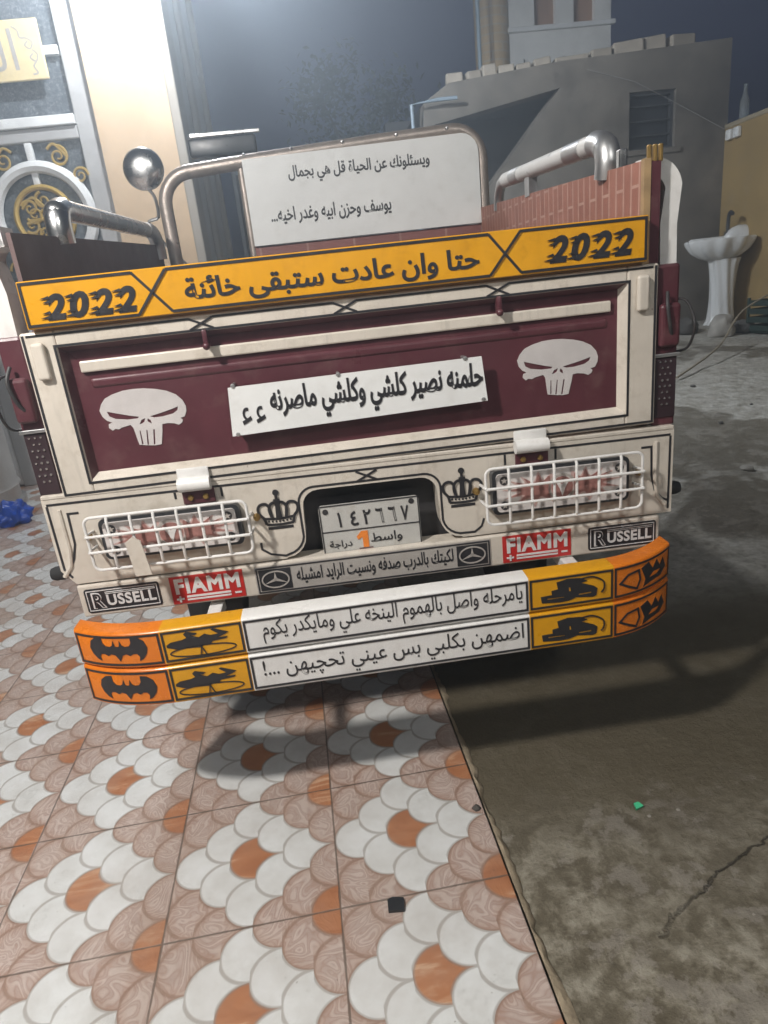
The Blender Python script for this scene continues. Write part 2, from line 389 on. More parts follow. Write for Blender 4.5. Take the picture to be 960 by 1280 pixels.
ART['racer'] = [[(0.0, 0.347), (0.198, 0.367), (0.19, 0.551), (0.306, 0.592), (0.281, 0.898), (0.471, 1.0), (0.702, 0.959), (0.826, 0.796), (0.711, 0.735), (0.934, 0.531), (1.0, 0.408), (0.983, 0.102), (0.926, 0.041), (0.628, 0.122), (0.496, 0.02), (0.331, 0.0), (0.017, 0.061)], [(0.116, 0.245), (0.413, 0.224), (0.413, 0.184), (0.116, 0.184)], [(0.496, 0.612), (0.521, 0.612), (0.529, 0.429), (0.496, 0.429)], [(0.669, 0.265), (0.893, 0.286), (0.893, 0.224), (0.669, 0.204)]]

# ================================================================= THE SETTING
def ground_z(x, y):
    k = max(0.0, min(1.0, (x - 0.75) / 1.0)); k = k * k * (3 - 2 * k)
    h = max(0.0, min(1.0, (y - 2.2) / 4.6))
    return 0.36 * h * k
def make_ground():
    xs = [-20, -14, -9, -6] + [-4 + 0.16 * i for i in range(70)] + [7.5, 9, 12, 16, 22]
    ys = [-14, -9, -6, -3] + [-2 + 0.16 * i for i in range(75)] + [10.5, 13, 17, 21, 26]
    bm = BM(); g = []
    rnd = random.Random(3)
    for y in ys:
        g.append([bm.verts.new((x, y, ground_z(x, y) + (rnd.uniform(-0.006, 0.006) if (y > 2.6 and x > 1.4) else 0))) for x in xs])
    for j in range(len(ys) - 1):
        for i in range(len(xs) - 1): bm.faces.new((g[j][i], g[j][i + 1], g[j + 1][i + 1], g[j + 1][i]))
    m, nt, b, oc = new_mat('old_concrete')
    big = noise(nt, oc, 1.1, 5, 0.6, 0.3); mid = noise(nt, oc, 12.0, 9, 0.70, 0.2); fine = noise(nt, oc, 38, 6, 0.7)
    sp = nt.nodes.new('ShaderNodeSeparateXYZ'); nt.links.new(oc, sp.inputs[0])
    x, y = S(nt, sp.outputs[0]), S(nt, sp.outputs[1])
    base = ramp(nt, mid * 0.75 + fine * 0.25, [(0.36, (0.105, 0.088, 0.060)), (0.46, (0.140, 0.120, 0.084)), (0.51, (0.225, 0.200, 0.150)), (0.585, (0.37, 0.34, 0.275))])
    base = mixc(nt, base, mixc(nt, (0.125, 0.105, 0.073), (0.20, 0.178, 0.135), mrange(fine, 0.35, 0.65)), mrange(noise(nt, oc, 2.3, 4, 0.6, 0.4), 0.40, 0.62) * 0.75)
    # worn, paler surface further out in the yard, damp dark smooth patches between
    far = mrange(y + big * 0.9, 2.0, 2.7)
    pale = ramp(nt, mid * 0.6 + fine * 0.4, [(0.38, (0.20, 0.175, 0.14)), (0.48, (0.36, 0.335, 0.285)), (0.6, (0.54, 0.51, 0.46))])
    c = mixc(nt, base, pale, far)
    damp = mrange(noise(nt, oc, 0.85, 4, 0.5, 0.5), 0.54, 0.565)
    c = mixc(nt, c, (0.115, 0.096, 0.070), damp * 0.8)
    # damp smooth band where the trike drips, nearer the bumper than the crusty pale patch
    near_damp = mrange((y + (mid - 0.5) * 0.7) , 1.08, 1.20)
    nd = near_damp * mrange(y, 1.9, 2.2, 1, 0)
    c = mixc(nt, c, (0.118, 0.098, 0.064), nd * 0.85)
    peel = mrange(noise(nt, oc, 6.5, 10, 0.74, 0.1), 0.535, 0.56) * nd.rsub(1.0)
    c = mixc(nt, c, (0.33, 0.30, 0.26), peel * 0.5)
    peel2 = mrange(noise(nt, oc, 15.0, 9, 0.72, 0.1), 0.60, 0.62)
    c = mixc(nt, c, (0.085, 0.07, 0.05), peel2 * 0.28)
    grit = mrange(noise(nt, oc, 210, 3, 0.6), 0.62, 0.70)
    c = mixc(nt, c, (0.34, 0.31, 0.26), grit * 0.35)
    c = mixc(nt, c, (0.05, 0.042, 0.032), mrange(noise(nt, oc, 150, 3, 0.6), 0.64, 0.70) * 0.4)
    # crack running across the lower right
    cr = ((x * 0.508 - y * 0.861 + 0.525) + (noise(nt, oc, 5, 6, 0.65) - 0.5) * 0.10).abs()
    crm = mrange(cr, 0.0005, 0.0045, 1, 0) * mrange(x, 0.36, 0.60, 0.35, 1.0) * x.gt(0.40) * y.lt(1.2)
    c = mixc(nt, c, (0.03, 0.025, 0.02), crm * 0.75)
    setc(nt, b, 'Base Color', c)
    setc(nt, b, 'Roughness', mixf(mrange(fine, 0.3, 0.7, 0.72, 0.95), S(nt, 0.42), (damp * 0.8 + nd * 0.7).clamp()))
    b.inputs['Specular IOR Level'].default_value = 0.3
    nt.links.new(bump(nt, mid * 0.6 + fine * 0.5 + grit * 0.15 - crm * 0.8, 0.7, 0.02), b.inputs['Normal'])
    tag(finish(bm, 'ground', m, smooth=True), kind='structure')
make_ground()

def make_tiles():
    JX, JY, TW, TH = -0.0695, 0.963, 0.338, 0.326          # joint phase and tile size in the yard's own frame
    m, nt, b, oc = new_mat('scallop_tiles')
    sp = nt.nodes.new('ShaderNodeSeparateXYZ'); nt.links.new(oc, sp.inputs[0])
    X, Y = S(nt, sp.outputs[0]), S(nt, sp.outputs[1])
    tx = (X - JX) / TW; ty = (Y - JY) / TH
    wob = noise(nt, oc, 9, 3, 0.5) - 0.5
    px = ty * 6.0 - 1.0; py = tx * 6.0 - 3.0               # half-scale units; the scales' tips point left
    row = py.floor(); fy = py - row
    def cell(r):
        o = r.mod(2.0); ix = ((px - o) / 2.0 + 0.5).floor()
        x2 = ix * 2.0 + o
        return x2, px - x2
    r1 = row + 1.0
    xa, da = cell(r1); dist_a = (da * da + fy.rsub(1.0) * fy.rsub(1.0)).sqrt()
    xb, db = cell(row); dist_b = (db * db + fy * fy).sqrt()
    ins = dist_a.lt(1.0)
    x2 = mixf(xb, xa, ins); rr = mixf(row, r1, ins); lx = mixf(db, da, ins); ly = mixf(fy, fy - 1.0, ins)
    line = mrange((dist_a - 1.0).abs(), 0.035, 0.085, 1, 0)
    A = ((x2 + rr) / 2.0 + 0.01); B = ((x2 - rr) / 2.0 + 0.01)
    ga = (A / 3.0).floor(); gb = (B / 3.0).floor()
    brown = (ga + gb).mod(2.0).gt(0.5)
    orange = A.mod(3.0).floor().near(1.0) * B.mod(3.0).floor().near(1.0) * (brown * ly.gt(0.0)).rsub(1.0)
    stain = noise(nt, oc, 14, 6, 0.65)
    white = ramp(nt, stain, [(0.3, (0.62, 0.62, 0.60)), (0.55, (0.72, 0.73, 0.72)), (0.7, (0.76, 0.77, 0.77))])
    # embossed curls of the brown scales: contour lines of a warped field, different in each cell
    cb = nt.nodes.new('ShaderNodeCombineXYZ')
    nt.links.new((lx * 1.0 + x2 * 3.7).v, cb.inputs[0]); nt.links.new((ly * 1.0 + rr * 5.3).v, cb.inputs[1])
    sw = noise(nt, cb.outputs[0], 0.62, 0.6, 0.4, 2.2)
    curl = (((sw * 7.5).fract() - 0.5).abs())
    cl = mrange(curl, 0.10, 0.24, 1, 0)
    taupe = ramp(nt, noise(nt, oc, 30, 5, 0.6), [(0.3, (0.42, 0.315, 0.275)), (0.7, (0.52, 0.42, 0.375))])
    tau2 = mixc(nt, taupe, (0.62, 0.52, 0.46), cl * 0.55)
    tau2 = mixc(nt, tau2, (0.35, 0.20, 0.14), mrange((curl - 0.33).abs(), 0.02, 0.09, 1, 0) * 0.36)
    edge_tint = mrange((dist_a - 1.0).abs(), 0.0, 0.35, 1, 0)
    tau2 = mixc(nt, tau2, (0.34, 0.19, 0.125), edge_tint * brown * 0.45)
    mp = nt.nodes.new('ShaderNodeMapping'); mp.inputs['Rotation'].default_value = (0, 0, R(28)); mp.inputs['Scale'].default_value = (7, 24, 1); nt.links.new(oc, mp.inputs[0])
    org = ramp(nt, noise(nt, mp.outputs[0], 1.0, 5, 0.6, 0.8), [(0.3, (0.36, 0.14, 0.065)), (0.55, (0.45, 0.20, 0.10)), (0.70, (0.62, 0.40, 0.26))])
    c = mixc(nt, white, tau2, brown)
    c = mixc(nt, c, org, orange)
    c = mixc(nt, c, mixc(nt, (0.30, 0.265, 0.235), (0.27, 0.17, 0.125), brown), line * 0.62)
    jx = ((tx + 0.5).fract() - 0.5).abs() * TW; jy = ((ty + 0.5).fract() - 0.5).abs() * TH
    jw = mrange(noise(nt, oc, 25, 4, 0.6), 0.3, 0.7, 0.0, 0.0014)
    joint = mrange(jx - jw, 0.0006, 0.0020, 1, 0)._m('MAXIMUM', mrange(jy - jw, 0.0006, 0.0020, 1, 0))
    c = mixc(nt, c, (0.13, 0.095, 0.075), joint * 0.85)
    dirt = mrange(noise(nt, oc, 3.2, 8, 0.7), 0.45, 0.75) * 0.42
    c = mixc(nt, c, (0.36, 0.30, 0.25), dirt)
    smear = mrange(noise(nt, oc, 1.3, 6, 0.62, 0.8), 0.50, 0.72) * 0.22
    c = mixc(nt, c, (0.40, 0.35, 0.31), smear)
    speck = mrange(noise(nt, oc, 170, 2, 0.5), 0.735, 0.76) * 0.6
    c = mixc(nt, c, (0.12, 0.09, 0.07), speck)
    setc(nt, b, 'Base Color', c)
    setc(nt, b, 'Roughness', mrange(stain, 0.3, 0.7, 0.22, 0.42) + dirt * 0.5 + smear * 0.9)
    b.inputs['Specular IOR Level'].default_value = 0.35
    nt.links.new(bump(nt, (line * -0.5) + cl * brown * 0.25 - joint + noise(nt, oc, 60, 3) * 0.08, 0.35, 0.0025), b.inputs['Normal'])
    bm = BM()
    x1 = JX + TW - 0.004
    box(bm, -6.0, x1, -1.4, 7.0, -0.05, 0.018, 0.003)
    o = finish(bm, 'tiled_yard', m); o.rotation_euler.z = TILE_YAW
    tag(o, kind='structure')
    # ragged mortar lip along the edge of the tiles
    bm = BM(); rnd = random.Random(5); n = 260; prev = None
    for i in range(n):
        y = -1.2 + i * 0.018
        w = 0.014 + 0.010 * rnd.random() + 0.004 * math.sin(i * 0.37)
        row = [bm.verts.new((x1 + 0.004, y, 0.012 + 0.003 * rnd.random())), bm.verts.new((x1 + w * 0.5, y, 0.011 + 0.003 * rnd.random())), bm.verts.new((x1 + w, y, 0.002)), bm.verts.new((x1 + w + 0.004, y, -0.02))]
        if prev:
            for k in range(3): bm.faces.new((prev[k], prev[k + 1], row[k + 1], row[k]))
        prev = row
    mm = paint('mortar', (0.42, 0.34, 0.235), 0.9, var=0.3, scale=30, bumpy=0.8)
    o = finish(bm, 'mortar_kerb', mm, smooth=True); o.rotation_euler.z = TILE_YAW
    tag(o, kind='structure')
make_tiles()

# ---------------------------------------------------------------- house on the left (yard frame)
def yard_root(name, u, v, z=0.0):
    return empty(name, veh(u, v, z), VEH_YAW)
def stucco(name, col, var=0.12, scale=3.0, bumpy=0.35, grime=(0.3, 0.25, 0.2), amt=0.25):
    return paint(name, col, 0.85, var=var, scale=scale, grime=grime, grime_amt=amt, bumpy=bumpy)
M['beige'] = stucco('beige_stucco', (0.68, 0.50, 0.33))
M['trim'] = stucco('grey_stone_trim', (0.40, 0.36, 0.31), scale=5)
M['gold'] = paint('gold_paint', (0.55, 0.37, 0.10), 0.4, 0.3)
M['door_grey'] = paint('grey_door_paint', (0.46, 0.45, 0.44), 0.4)
M['door_white'] = paint('white_door_paint', (0.80, 0.80, 0.79), 0.4)
def door_glass():
    m, nt, b, oc = new_mat('rippled_glass')
    n = noise(nt, oc, 55, 5, 0.75, 0.5)
    setc(nt, b, 'Base Color', ramp(nt, n, [(0.35, (0.045, 0.055, 0.065)), (0.55, (0.12, 0.135, 0.15)), (0.72, (0.36, 0.38, 0.40))]))
    setc(nt, b, 'Roughness', 0.25); nt.links.new(bump(nt, n, 0.6, 0.004), b.inputs['Normal'])
    return m
M['glass'] = door_glass()
def make_house():
    V0 = 3.5
    h = yard_root('house', 0, 0); tag(h, 'beige stuccoed house front with a grey stone corner, left of the tricycle', 'house')
    bm = BM(); box(bm, -1.285, -0.82, V0, V0 + 0.3, 0, 4.6)
    finish(bm, 'wall', M['beige'], h)
    bm = BM(); box(bm, -5.5, -3.35, V0, V0 + 0.3, 0, 4.6); box(bm, -3.35, -1.285, V0, V0 + 0.3, 3.35, 4.6)
    finish(bm, 'wall', M['beige'], h)
    bm = BM(); box(bm, -0.82, -0.76, V0 - 0.03, V0 + 0.25, 0, 4.6, 0.012)
    finish(bm, 'corner_trim', M['trim'], h)
    bm = BM(); box(bm, -1.4, -0.80, V0 + 0.25, 5.4, 0, 4.6)
    finish(bm, 'side_wall', stucco('side_stucco', (0.46, 0.43, 0.40)), h)
    bm = BM()
    for v in (4.3, 5.1): box(bm, -0.80, -0.765, v, v + 0.16, 0, 4.6, 0.01)
    finish(bm, 'pilaster', M['trim'], h)
    bm = BM(); box(bm, -1.5, -0.45, V0 + 0.4, 5.6, 4.45, 4.6); finish(bm, 'eave', M['trim'], h)
    # ---- double door with rippled glass and wrought ornament
    d = yard_root('entrance_door', -2.3, V0 + 0.06); tag(d, 'grey metal house door with rippled glass and gold scroll ironwork', 'door')
    ox = -2.3
    def pt(name, bm, m, par=d, **k): return finish(bm, name, m, par, **k)
    bm = BM()
    for x0, x1, z0, z1 in ((-3.33, -3.2, 0.02, 3.33), (-1.42, -1.29, 0.02, 3.33), (-3.2, -1.42, 3.2, 3.33), (-3.2, -1.42, 2.2, 2.275), (-2.36, -2.24, 0.02, 2.2)):
        box(bm, x0 - ox, x1 - ox, -0.01, 0.06, z0, z1, 0.008)
    pt('frame', bm, M['door_grey'])
    bm = BM(); box(bm, -3.2 - ox, -1.42 - ox, -0.03, 0.04, 2.277, 2.335, 0.006); pt('transom_rail', bm, M['door_white'])
    for x0, x1 in ((-3.2, -2.36), (-2.24, -1.42)):
        bm = BM(); box(bm, x0 - ox, x1 - ox, 0.03, 0.045, 1.18, 2.2); pt('glass_pane', bm, M['glass'])
        bm = BM(); box(bm, x0 - ox, x1 - ox, 0.0, 0.045, 0.03, 1.18, 0.01); pt('kick_panel', bm, M['door_white'])
    bm = BM(); box(bm, -3.2 - ox, -1.42 - ox, 0.03, 0.045, 2.335, 3.2); pt('glass_pane', bm, M['glass'])
    bm = BM(); box(bm, -3.2 - ox, -1.43 - ox, -0.012, 0.03, 2.655, 2.705, 0.005)
    box(bm, -2.32 - ox, -2.27 - ox, -0.012, 0.03, 2.335, 3.2, 0.005); pt('glazing_bar', bm, M['door_white'])
    bm = BM(); cx, cz = -1.745 - ox, 1.77
    for q in (cx, cx - 1.1):
        ring = arc(q, cz, 0.295, 0, 360, 48)
        tube(bm, [(p[0], 0.0, p[1]) for p in ring[:-1]], 0.038, 8, closed=True)
        box(bm, q - 0.022, q + 0.022, -0.008, 0.024, cz + 0.32, 2.2, 0.004); box(bm, q - 0.022, q + 0.022, -0.008, 0.024, 1.18, cz - 0.32, 0.004)
        box(bm, q - 0.02, q + 0.02, -0.008, 0.024, cz + 0.19, cz + 0.27, 0.004)
    pt('iron_arch', bm, M['door_white'], smooth=True)
    bm = BM()
    for q in (cx, cx - 1.1):
        tube(bm, [(p[0], -0.004, p[1]) for p in arc(q, cz, 0.178, 0, 360, 40)[:-1]], 0.018, 8, closed=True)
        def spiral(x, z, r, a0, turns, s=1, n=26, w=0.008):
            pts = []
            for i in range(n):
                t = i / (n - 1); a = R(a0) + s * t * turns * 2 * math.pi; rr = r * (1 - 0.82 * t)
                pts.append((x + rr * math.cos(a), -0.006, z + rr * math.sin(a)))
            tube(bm, pts, w, 6, radii=[w * (0.6 + 0.6 * (1 - i / (n - 1))) for i in range(n)])
        for sx in (-1, 1):
            spiral(q + sx * 0.17, cz + 0.34, 0.062, 90, 1.6, -sx); spiral(q + sx * 0.28, cz + 0.22, 0.052, 0, 1.5, sx)
            spiral(q + sx * 0.24, cz - 0.30, 0.06, 180, 1.6, sx)
            tube(bm, smooth_path([(q + sx * 0.11, -0.006, cz + 0.385), (q + sx * 0.16, -0.006, cz + 0.41), (q + sx * 0.225, -0.006, cz + 0.33)], 5), 0.009, 6)
            spiral(q + sx * 0.06, cz + 0.02, 0.055, 200, 1.4, -sx); spiral(q + sx * 0.05, cz - 0.09, 0.045, 20, 1.3, sx)
        tube(bm, smooth_path([(q - 0.13, -0.006, cz + 0.06), (q - 0.05, -0.006, cz + 0.12), (q + 0.03, -0.006, cz + 0.05), (q + 0.12, -0.006, cz + 0.09)], 5), 0.010, 6)
        tube(bm, smooth_path([(q - 0.12, -0.006, cz - 0.03), (q, -0.006, cz - 0.01), (q + 0.13, -0.006, cz - 0.06)], 5), 0.012, 6)
        for k in range(6): spiral(q + 0.10 * math.cos(k * 1.05 + 0.4), cz + 0.10 * math.sin(k * 1.05 + 0.4), 0.052, 60 * k + 40, 1.3, 1 if k % 2 else -1, w=0.009)
        spiral(q + 0.01, cz + 0.005, 0.05, 10, 1.2, 1, w=0.010)
    pt('gold_scroll', bm, M['gold'], smooth=True)
    bm = BM(); tube(bm, [(-2.18 - ox, -0.07, 1.02), (-2.18 - ox, -0.07, 1.26)], 0.012, 8); tube(bm, [(-2.18 - ox, 0, 1.04), (-2.18 - ox, -0.07, 1.04)], 0.008, 6); tube(bm, [(-2.18 - ox, 0, 1.24), (-2.18 - ox, -0.07, 1.24)], 0.008, 6)
    pt('handle', bm, M['chrome'], smooth=True)
    # plaque fixed on the fanlight
    p = yard_root('calligraphy_plaque', -1.79, V0 + 0.02); tag(p, 'cream plaque with brown Arabic calligraphy, fixed on the glass above the door', 'plaque')
    bm = BM(); box(bm, -0.30, 0.285, -0.012, 0.010, 2.52, 2.835, 0.006)
    finish(bm, 'plate', paint('cream_plaque', (0.72, 0.58, 0.32), 0.5, var=0.12), p)
    a = Art(-0.012); ink = M['silver_vinyl']
    a.text(arabic('الله'), -0.22, 2.575, 0.13, 2.79, ink, 0.0)
    a.stroke([(q.x, q.z) for q in smooth_path([(0.135, 0, 2.80), (0.165, 0, 2.775), (0.17, 0, 2.74), (0.205, 0, 2.735), (0.235, 0, 2.71), (0.215, 0, 2.68), (0.19, 0, 2.70), (0.21, 0, 2.72)], 5)], 0.009, ink)
    a.stroke([(q.x, q.z) for q in smooth_path([(0.225, 0, 2.675), (0.25, 0, 2.65), (0.235, 0, 2.615), (0.205, 0, 2.635), (0.225, 0, 2.655)], 5)], 0.009, ink)
    a.stroke([(q.x, q.z) for q in smooth_path([(0.235, 0, 2.612), (0.215, 0, 2.59), (0.23, 0, 2.555), (0.20, 0, 2.548)], 5)], 0.009, ink)
    a.build('lettering', p)
make_house()

# lamp on the corner of the house, just above the picture
def make_corner_lamp():
    t = empty('wall_lamp', LAMP_A, VEH_YAW); tag(t, 'bare white bulb lamp on an arm at the corner of the beige house', 'lamp')
    bm = BM(); tube(bm, [(-0.04, 0.63, 0.10), (-0.04, 0.5, 0.19), (0, 0.1, 0.19), (0, 0, 0.17), (0, 0, 0.13)], 0.012, 8); box(bm, -0.09, 0.01, 0.60, 0.648, 0.05, 0.15, 0.005); finish(bm, 'arm', M['steel'], t, smooth=True)
    bm = BM(); lathe(bm, [(0.022, 0.08), (0.026, 0.10), (0.026, 0.14), (0.012, 0.15)], seg=16); finish(bm, 'socket', M['white'], t, smooth=True)
    bm = BM(); ball(bm, (0, 0, 0.072), 0.026, sub=3, sc=(1, 1, 0.8))
    m, nt, b, oc = new_mat('lit_bulb'); b.inputs['Emission Color'].default_value = (0.95, 0.97, 1, 1); b.inputs['Emission Strength'].default_value = 25
    finish(bm, 'bulb', m, t, smooth=True)
make_corner_lamp()
def make_floodlight():
    t = empty('floodlight', LAMP_C, 0); t.rotation_euler = (AIM_C - LAMP_C).to_track_quat('-Z', 'Y').to_euler(); tag(t, 'small floodlight on the house side wall turned towards the yard', 'floodlight')
    bm = BM(); box(bm, -0.10, 0.10, -0.075, 0.075, 0.0, 0.05, 0.01); finish(bm, 'housing', M['chassis'], t)
    bm = BM(); box(bm, -0.085, 0.085, -0.06, 0.06, -0.004, -0.0005); m, nt, b, oc = new_mat('lit_glass'); b.inputs['Emission Color'].default_value = (0.95, 0.97, 1, 1); b.inputs['Emission Strength'].default_value = 30
    finish(bm, 'lens', m, t)
    bm = BM(); tube(bm, [(-0.11, 0, 0.02), (-0.11, 0.02, 0.10), (0.0, 0.03, 0.14), (0.11, 0.02, 0.10), (0.11, 0, 0.02)], 0.008, 8); finish(bm, 'bracket', M['steel'], t, smooth=True)
make_floodlight()

# ---------------------------------------------------------------- corrugated gate between house and far building
def make_gate():
    g = yard_root('yard_gate', 0.2, 7.0); tag(g, 'rust streaked corrugated metal gate at the end of the house side wall', 'gate')
    m, nt, b, oc = new_mat('corrugated_sheet')
    mp = nt.nodes.new('ShaderNodeMapping'); mp.inputs['Scale'].default_value = (9, 9, 0.7); nt.links.new(oc, mp.inputs[0])
    n = noise(nt, mp.outputs[0], 1.6, 6, 0.65)
    setc(nt, b, 'Base Color', ramp(nt, n, [(0.32, (0.09, 0.075, 0.06)), (0.48, (0.22, 0.19, 0.16)), (0.6, (0.30, 0.29, 0.29)), (0.72, (0.42, 0.36, 0.28))])); setc(nt, b, 'Roughness', 0.6)
    bm = BM(); pts = []
    n = 120
    for i in range(n + 1):
        x = -0.98 + 2.2 * i / n; pts.append((x, 0.025 * math.sin(i * 2 * math.pi / 8)))
    A = [bm.verts.new((x, y, 0.03)) for x, y in pts]; B = [bm.verts.new((x, y, 2.45)) for x, y in pts]
    A2 = [bm.verts.new((x, y + 0.006, 0.03)) for x, y in pts]; B2 = [bm.verts.new((x, y + 0.006, 2.45)) for x, y in pts]
    for i in range(n):
        bm.faces.new((A[i], A[i + 1], B[i + 1], B[i])); bm.faces.new((A2[i + 1], A2[i], B2[i], B2[i + 1])); bm.faces.new((B[i], B[i + 1], B2[i + 1], B2[i]))
    finish(bm, 'sheet', m, g, smooth=True)
    bm = BM()
    for x in (-1.0, 0.12, 1.24): box(bm, x - 0.03, x + 0.03, 0.03, 0.09, 0, 2.5, 0.006)
    for z in (0.25, 1.3, 2.4): box(bm, -0.97, 1.21, 0.035, 0.07, z, z + 0.05, 0.004)
    finish(bm, 'gate_frame', M['steel'], g)
make_gate()

# ---------------------------------------------------------------- grey building on the right, behind the yard
M['cement'] = stucco('grey_cement_render', (0.185, 0.160, 0.132), var=0.5, scale=1.8, bumpy=1.0, grime=(0.075, 0.066, 0.056), amt=0.85)
M['cement_dark'] = stucco('raw_cement', (0.17, 0.165, 0.165), var=0.25, scale=2)
M['block'] = stucco('pale_block', (0.40, 0.34, 0.27), var=0.25, scale=8)
M['dark_iron'] = paint('dark_iron', (0.05, 0.05, 0.052), 0.55)
def make_building():
    V0 = 6.1
    h = yard_root('outbuilding', 0, V0); tag(h, 'low grey cement outbuilding with a barred window and a dark recess under its roof edge', 'building')
    # facade with the window hole: built round it
    wx0, wx1, wz0, wz1 = 3.355, 3.85, 2.17, 2.70
    bm = BM()
    prism(bm, [(1.22, 2.56), (2.63, 2.80), (2.63, 3.03), (1.50, 2.93), (1.24, 2.78)], 'y', 0, 0.25)
    prism(bm, [(2.63, 0.0), (wx0, 0.0), (wx0, 3.055), (2.63, 3.03)], 'y', 0, 0.25)
    prism(bm, [(wx0, 0.0), (wx1, 0.0), (wx1, wz0), (wx0, wz0)], 'y', 0, 0.25)
    prism(bm, [(wx0, wz1), (wx1, wz1), (wx1, 3.075), (wx0, 3.055)], 'y', 0, 0.25)
    prism(bm, [(wx1, 0.0), (4.42, 0.0), (4.42, 3.10), (wx1, 3.075)], 'y', 0, 0.25)
    prism(bm, [(2.63, 2.80), (1.76, 1.86), (1.60, 1.5), (1.60, 0), (2.63, 0)], 'y', 0, 0.25)
    bmesh.ops.remove_doubles(bm, verts=bm.verts, dist=1e-4)
    finish(bm, 'wall', M['cement'], h)
    bm = BM(); box(bm, 1.0, 4.42, 1.3, 1.45, 0, 2.9); box(bm, 1.08, 1.22, 0.0, 1.3, 0, 2.555); box(bm, 4.3, 4.42, 0.25, 1.3, 0, 3.0)  # left end wall extended to block the corner lamp, keeping the recess dark
    finish(bm, 'rear_wall', M['cement_dark'], h)
    bm = BM(); prism(bm, [(1.24, 2.80), (4.3, 2.9), (4.3, 3.0), (1.5, 2.91)], 'y', 0.25, 1.5); finish(bm, 'roof', M['cement_dark'], h)
    w = BM()
    for x0, x1, z0, z1 in ((wx0, wx0 + 0.03, wz0, wz1), (wx1 - 0.03, wx1, wz0, wz1), (wx0 + 0.03, wx1 - 0.03, wz1 - 0.03, wz1), (wx0 + 0.03, wx1 - 0.03, wz0, wz0 + 0.03)): box(w, x0, x1, 0.05, 0.10, z0, z1)
    wo = finish(w, 'window', M['dark_iron'], h)
    w = BM()
    for i in range(3): box(w, wx0 + 0.03, wx1 - 0.03, 0.055, 0.085, wz0 + 0.13 + i * 0.135, wz0 + 0.145 + i * 0.135)
    finish(w, 'bars', M['dark_iron'], wo)
    w = BM(); box(w, wx0 + 0.03, wx1 - 0.03, 0.12, 0.13, wz0 + 0.03, wz1 - 0.03); finish(w, 'pane', M['plastic_black'], wo)
    w = BM(); box(w, wx0 - 0.06, wx1 + 0.06, -0.025, 0.0, wz0 - 0.055, wz0 - 0.002, 0.006); finish(w, 'sill', M['cement'], wo)
    w = BM()
    for i in range(4): box(w, 1.72, 1.94, 0.30, 0.34, 1.86 + i * 0.055, 1.89 + i * 0.055)
    finish(w, 'louvre', M['steel'], h)
    # upper storey set back on the roof: brick pier, white piers with brown shutters between
    u = yard_root('rooftop_room', 0, 7.25); tag(u, 'rooftop room with white piers, brown shutters and a rounded brick corner', 'building')
    bm = BM(); lathe(bm, [(0.20, 2.9), (0.20, 4.9)], c=(2.33, 0.2, 0), seg=20)
    finish(bm, 'brick_corner', brick_mat('tan_brick', (0.60, 0.42, 0.22), (0.50, 0.35, 0.18), (0.52, 0.45, 0.35), 1.0, bw=0.24, rh=0.085, ms=0.008, axes='XZ'), u, smooth=True)
    bm = BM()
    box(bm, 2.5, 3.70, 0.1, 0.3, 2.9, 3.705)
    for x0, x1 in ((2.5, 2.80), (3.05, 3.26), (3.51, 3.70)): box(bm, x0, x1, 0.1, 0.3, 3.705, 4.9)
    finish(bm, 'wall', stucco('whitewash', (0.74, 0.72, 0.68), scale=4), u)
    bm = BM(); box(bm, 2.48, 3.74, 0.05, 0.1, 3.66, 3.71, 0.01); finish(bm, 'ledge', M['white'], u)
    for x in (2.80, 3.26):
        bm = BM(); box(bm, x, x + 0.25, 0.18, 0.24, 3.705, 4.9); finish(bm, 'shutter', paint('brown_shutter', (0.34, 0.20, 0.13), 0.6), u)
    bm = BM()
    for x in (2.66, 3.13): prism(bm, [(x, 3.40), (x + 0.02, 3.22), (x + 0.035, 3.22), (x + 0.01, 3.40)], 'y', 0.088, 0.099)
    finish(bm, 'crack', M['dark_iron'], u)
    bm = BM(); box(bm, 1.5, 4.4, -0.1, 2.0, 2.93, 2.97); finish(bm, 'floor_slab', M['cement_dark'], u)
    # pale blocks laid along the roof edge
    rnd = random.Random(8); x = 1.50; k = 0
    names = ['leftmost pale block', 'second pale block from the left', 'third pale block from the left', 'fourth pale block from the left', 'fifth pale block from the left', 'sixth pale block from the left',
             'seventh pale block from the left', 'eighth pale block from the left', 'ninth pale block from the left', 'tenth pale block from the left', 'last pale block on the right']
    W_ = [0.17, 0.15, 0.14, 0.16, 0.15, 0.17, 0.34, 0.21, 0.30, 0.22, 0.27]
    for k, wdt in enumerate(W_):
        zt = 2.935 + (x - 1.5) / 2.9 * 0.17
        bm = BM(); box(bm, -wdt / 2, wdt / 2, -0.06, 0.10, 0, 0.085 + 0.06 * rnd.random(), 0.016)
        o = finish(bm, 'parapet_block', M['block'])
        o.location = veh(x + wdt / 2, V0 + 0.12, zt); o.rotation_euler = (0, R(rnd.uniform(-4, 4)) - R(3.3), VEH_YAW + R(rnd.uniform(-12, 12)))
        tag(o, names[k] + ' laid along the outbuilding roof edge', 'block', 'pale blocks along the outbuilding roof edge')
        x += wdt + 0.012 + rnd.random() * 0.03
    # pale blue pipe standing at the roof edge
    bm = BM(); tube(bm, [(0, 0, 2.9), (0.0, 0, 4.9)], 0.022, 10)
    o = finish(bm, 'roof_pipe', paint('pale_blue_pipe', (0.28, 0.36, 0.42), 0.5), smooth=True); o.location = veh(2.06, 7.0, 0); tag(o, 'tall pale blue pipe standing beside the rooftop brick corner', 'pipe')
    bm = BM(); tube(bm, [(0, 0, 0), (0, 0, 2.75), (0.25, 0, 2.77), (0.45, 0, 2.77)], 0.018, 8)
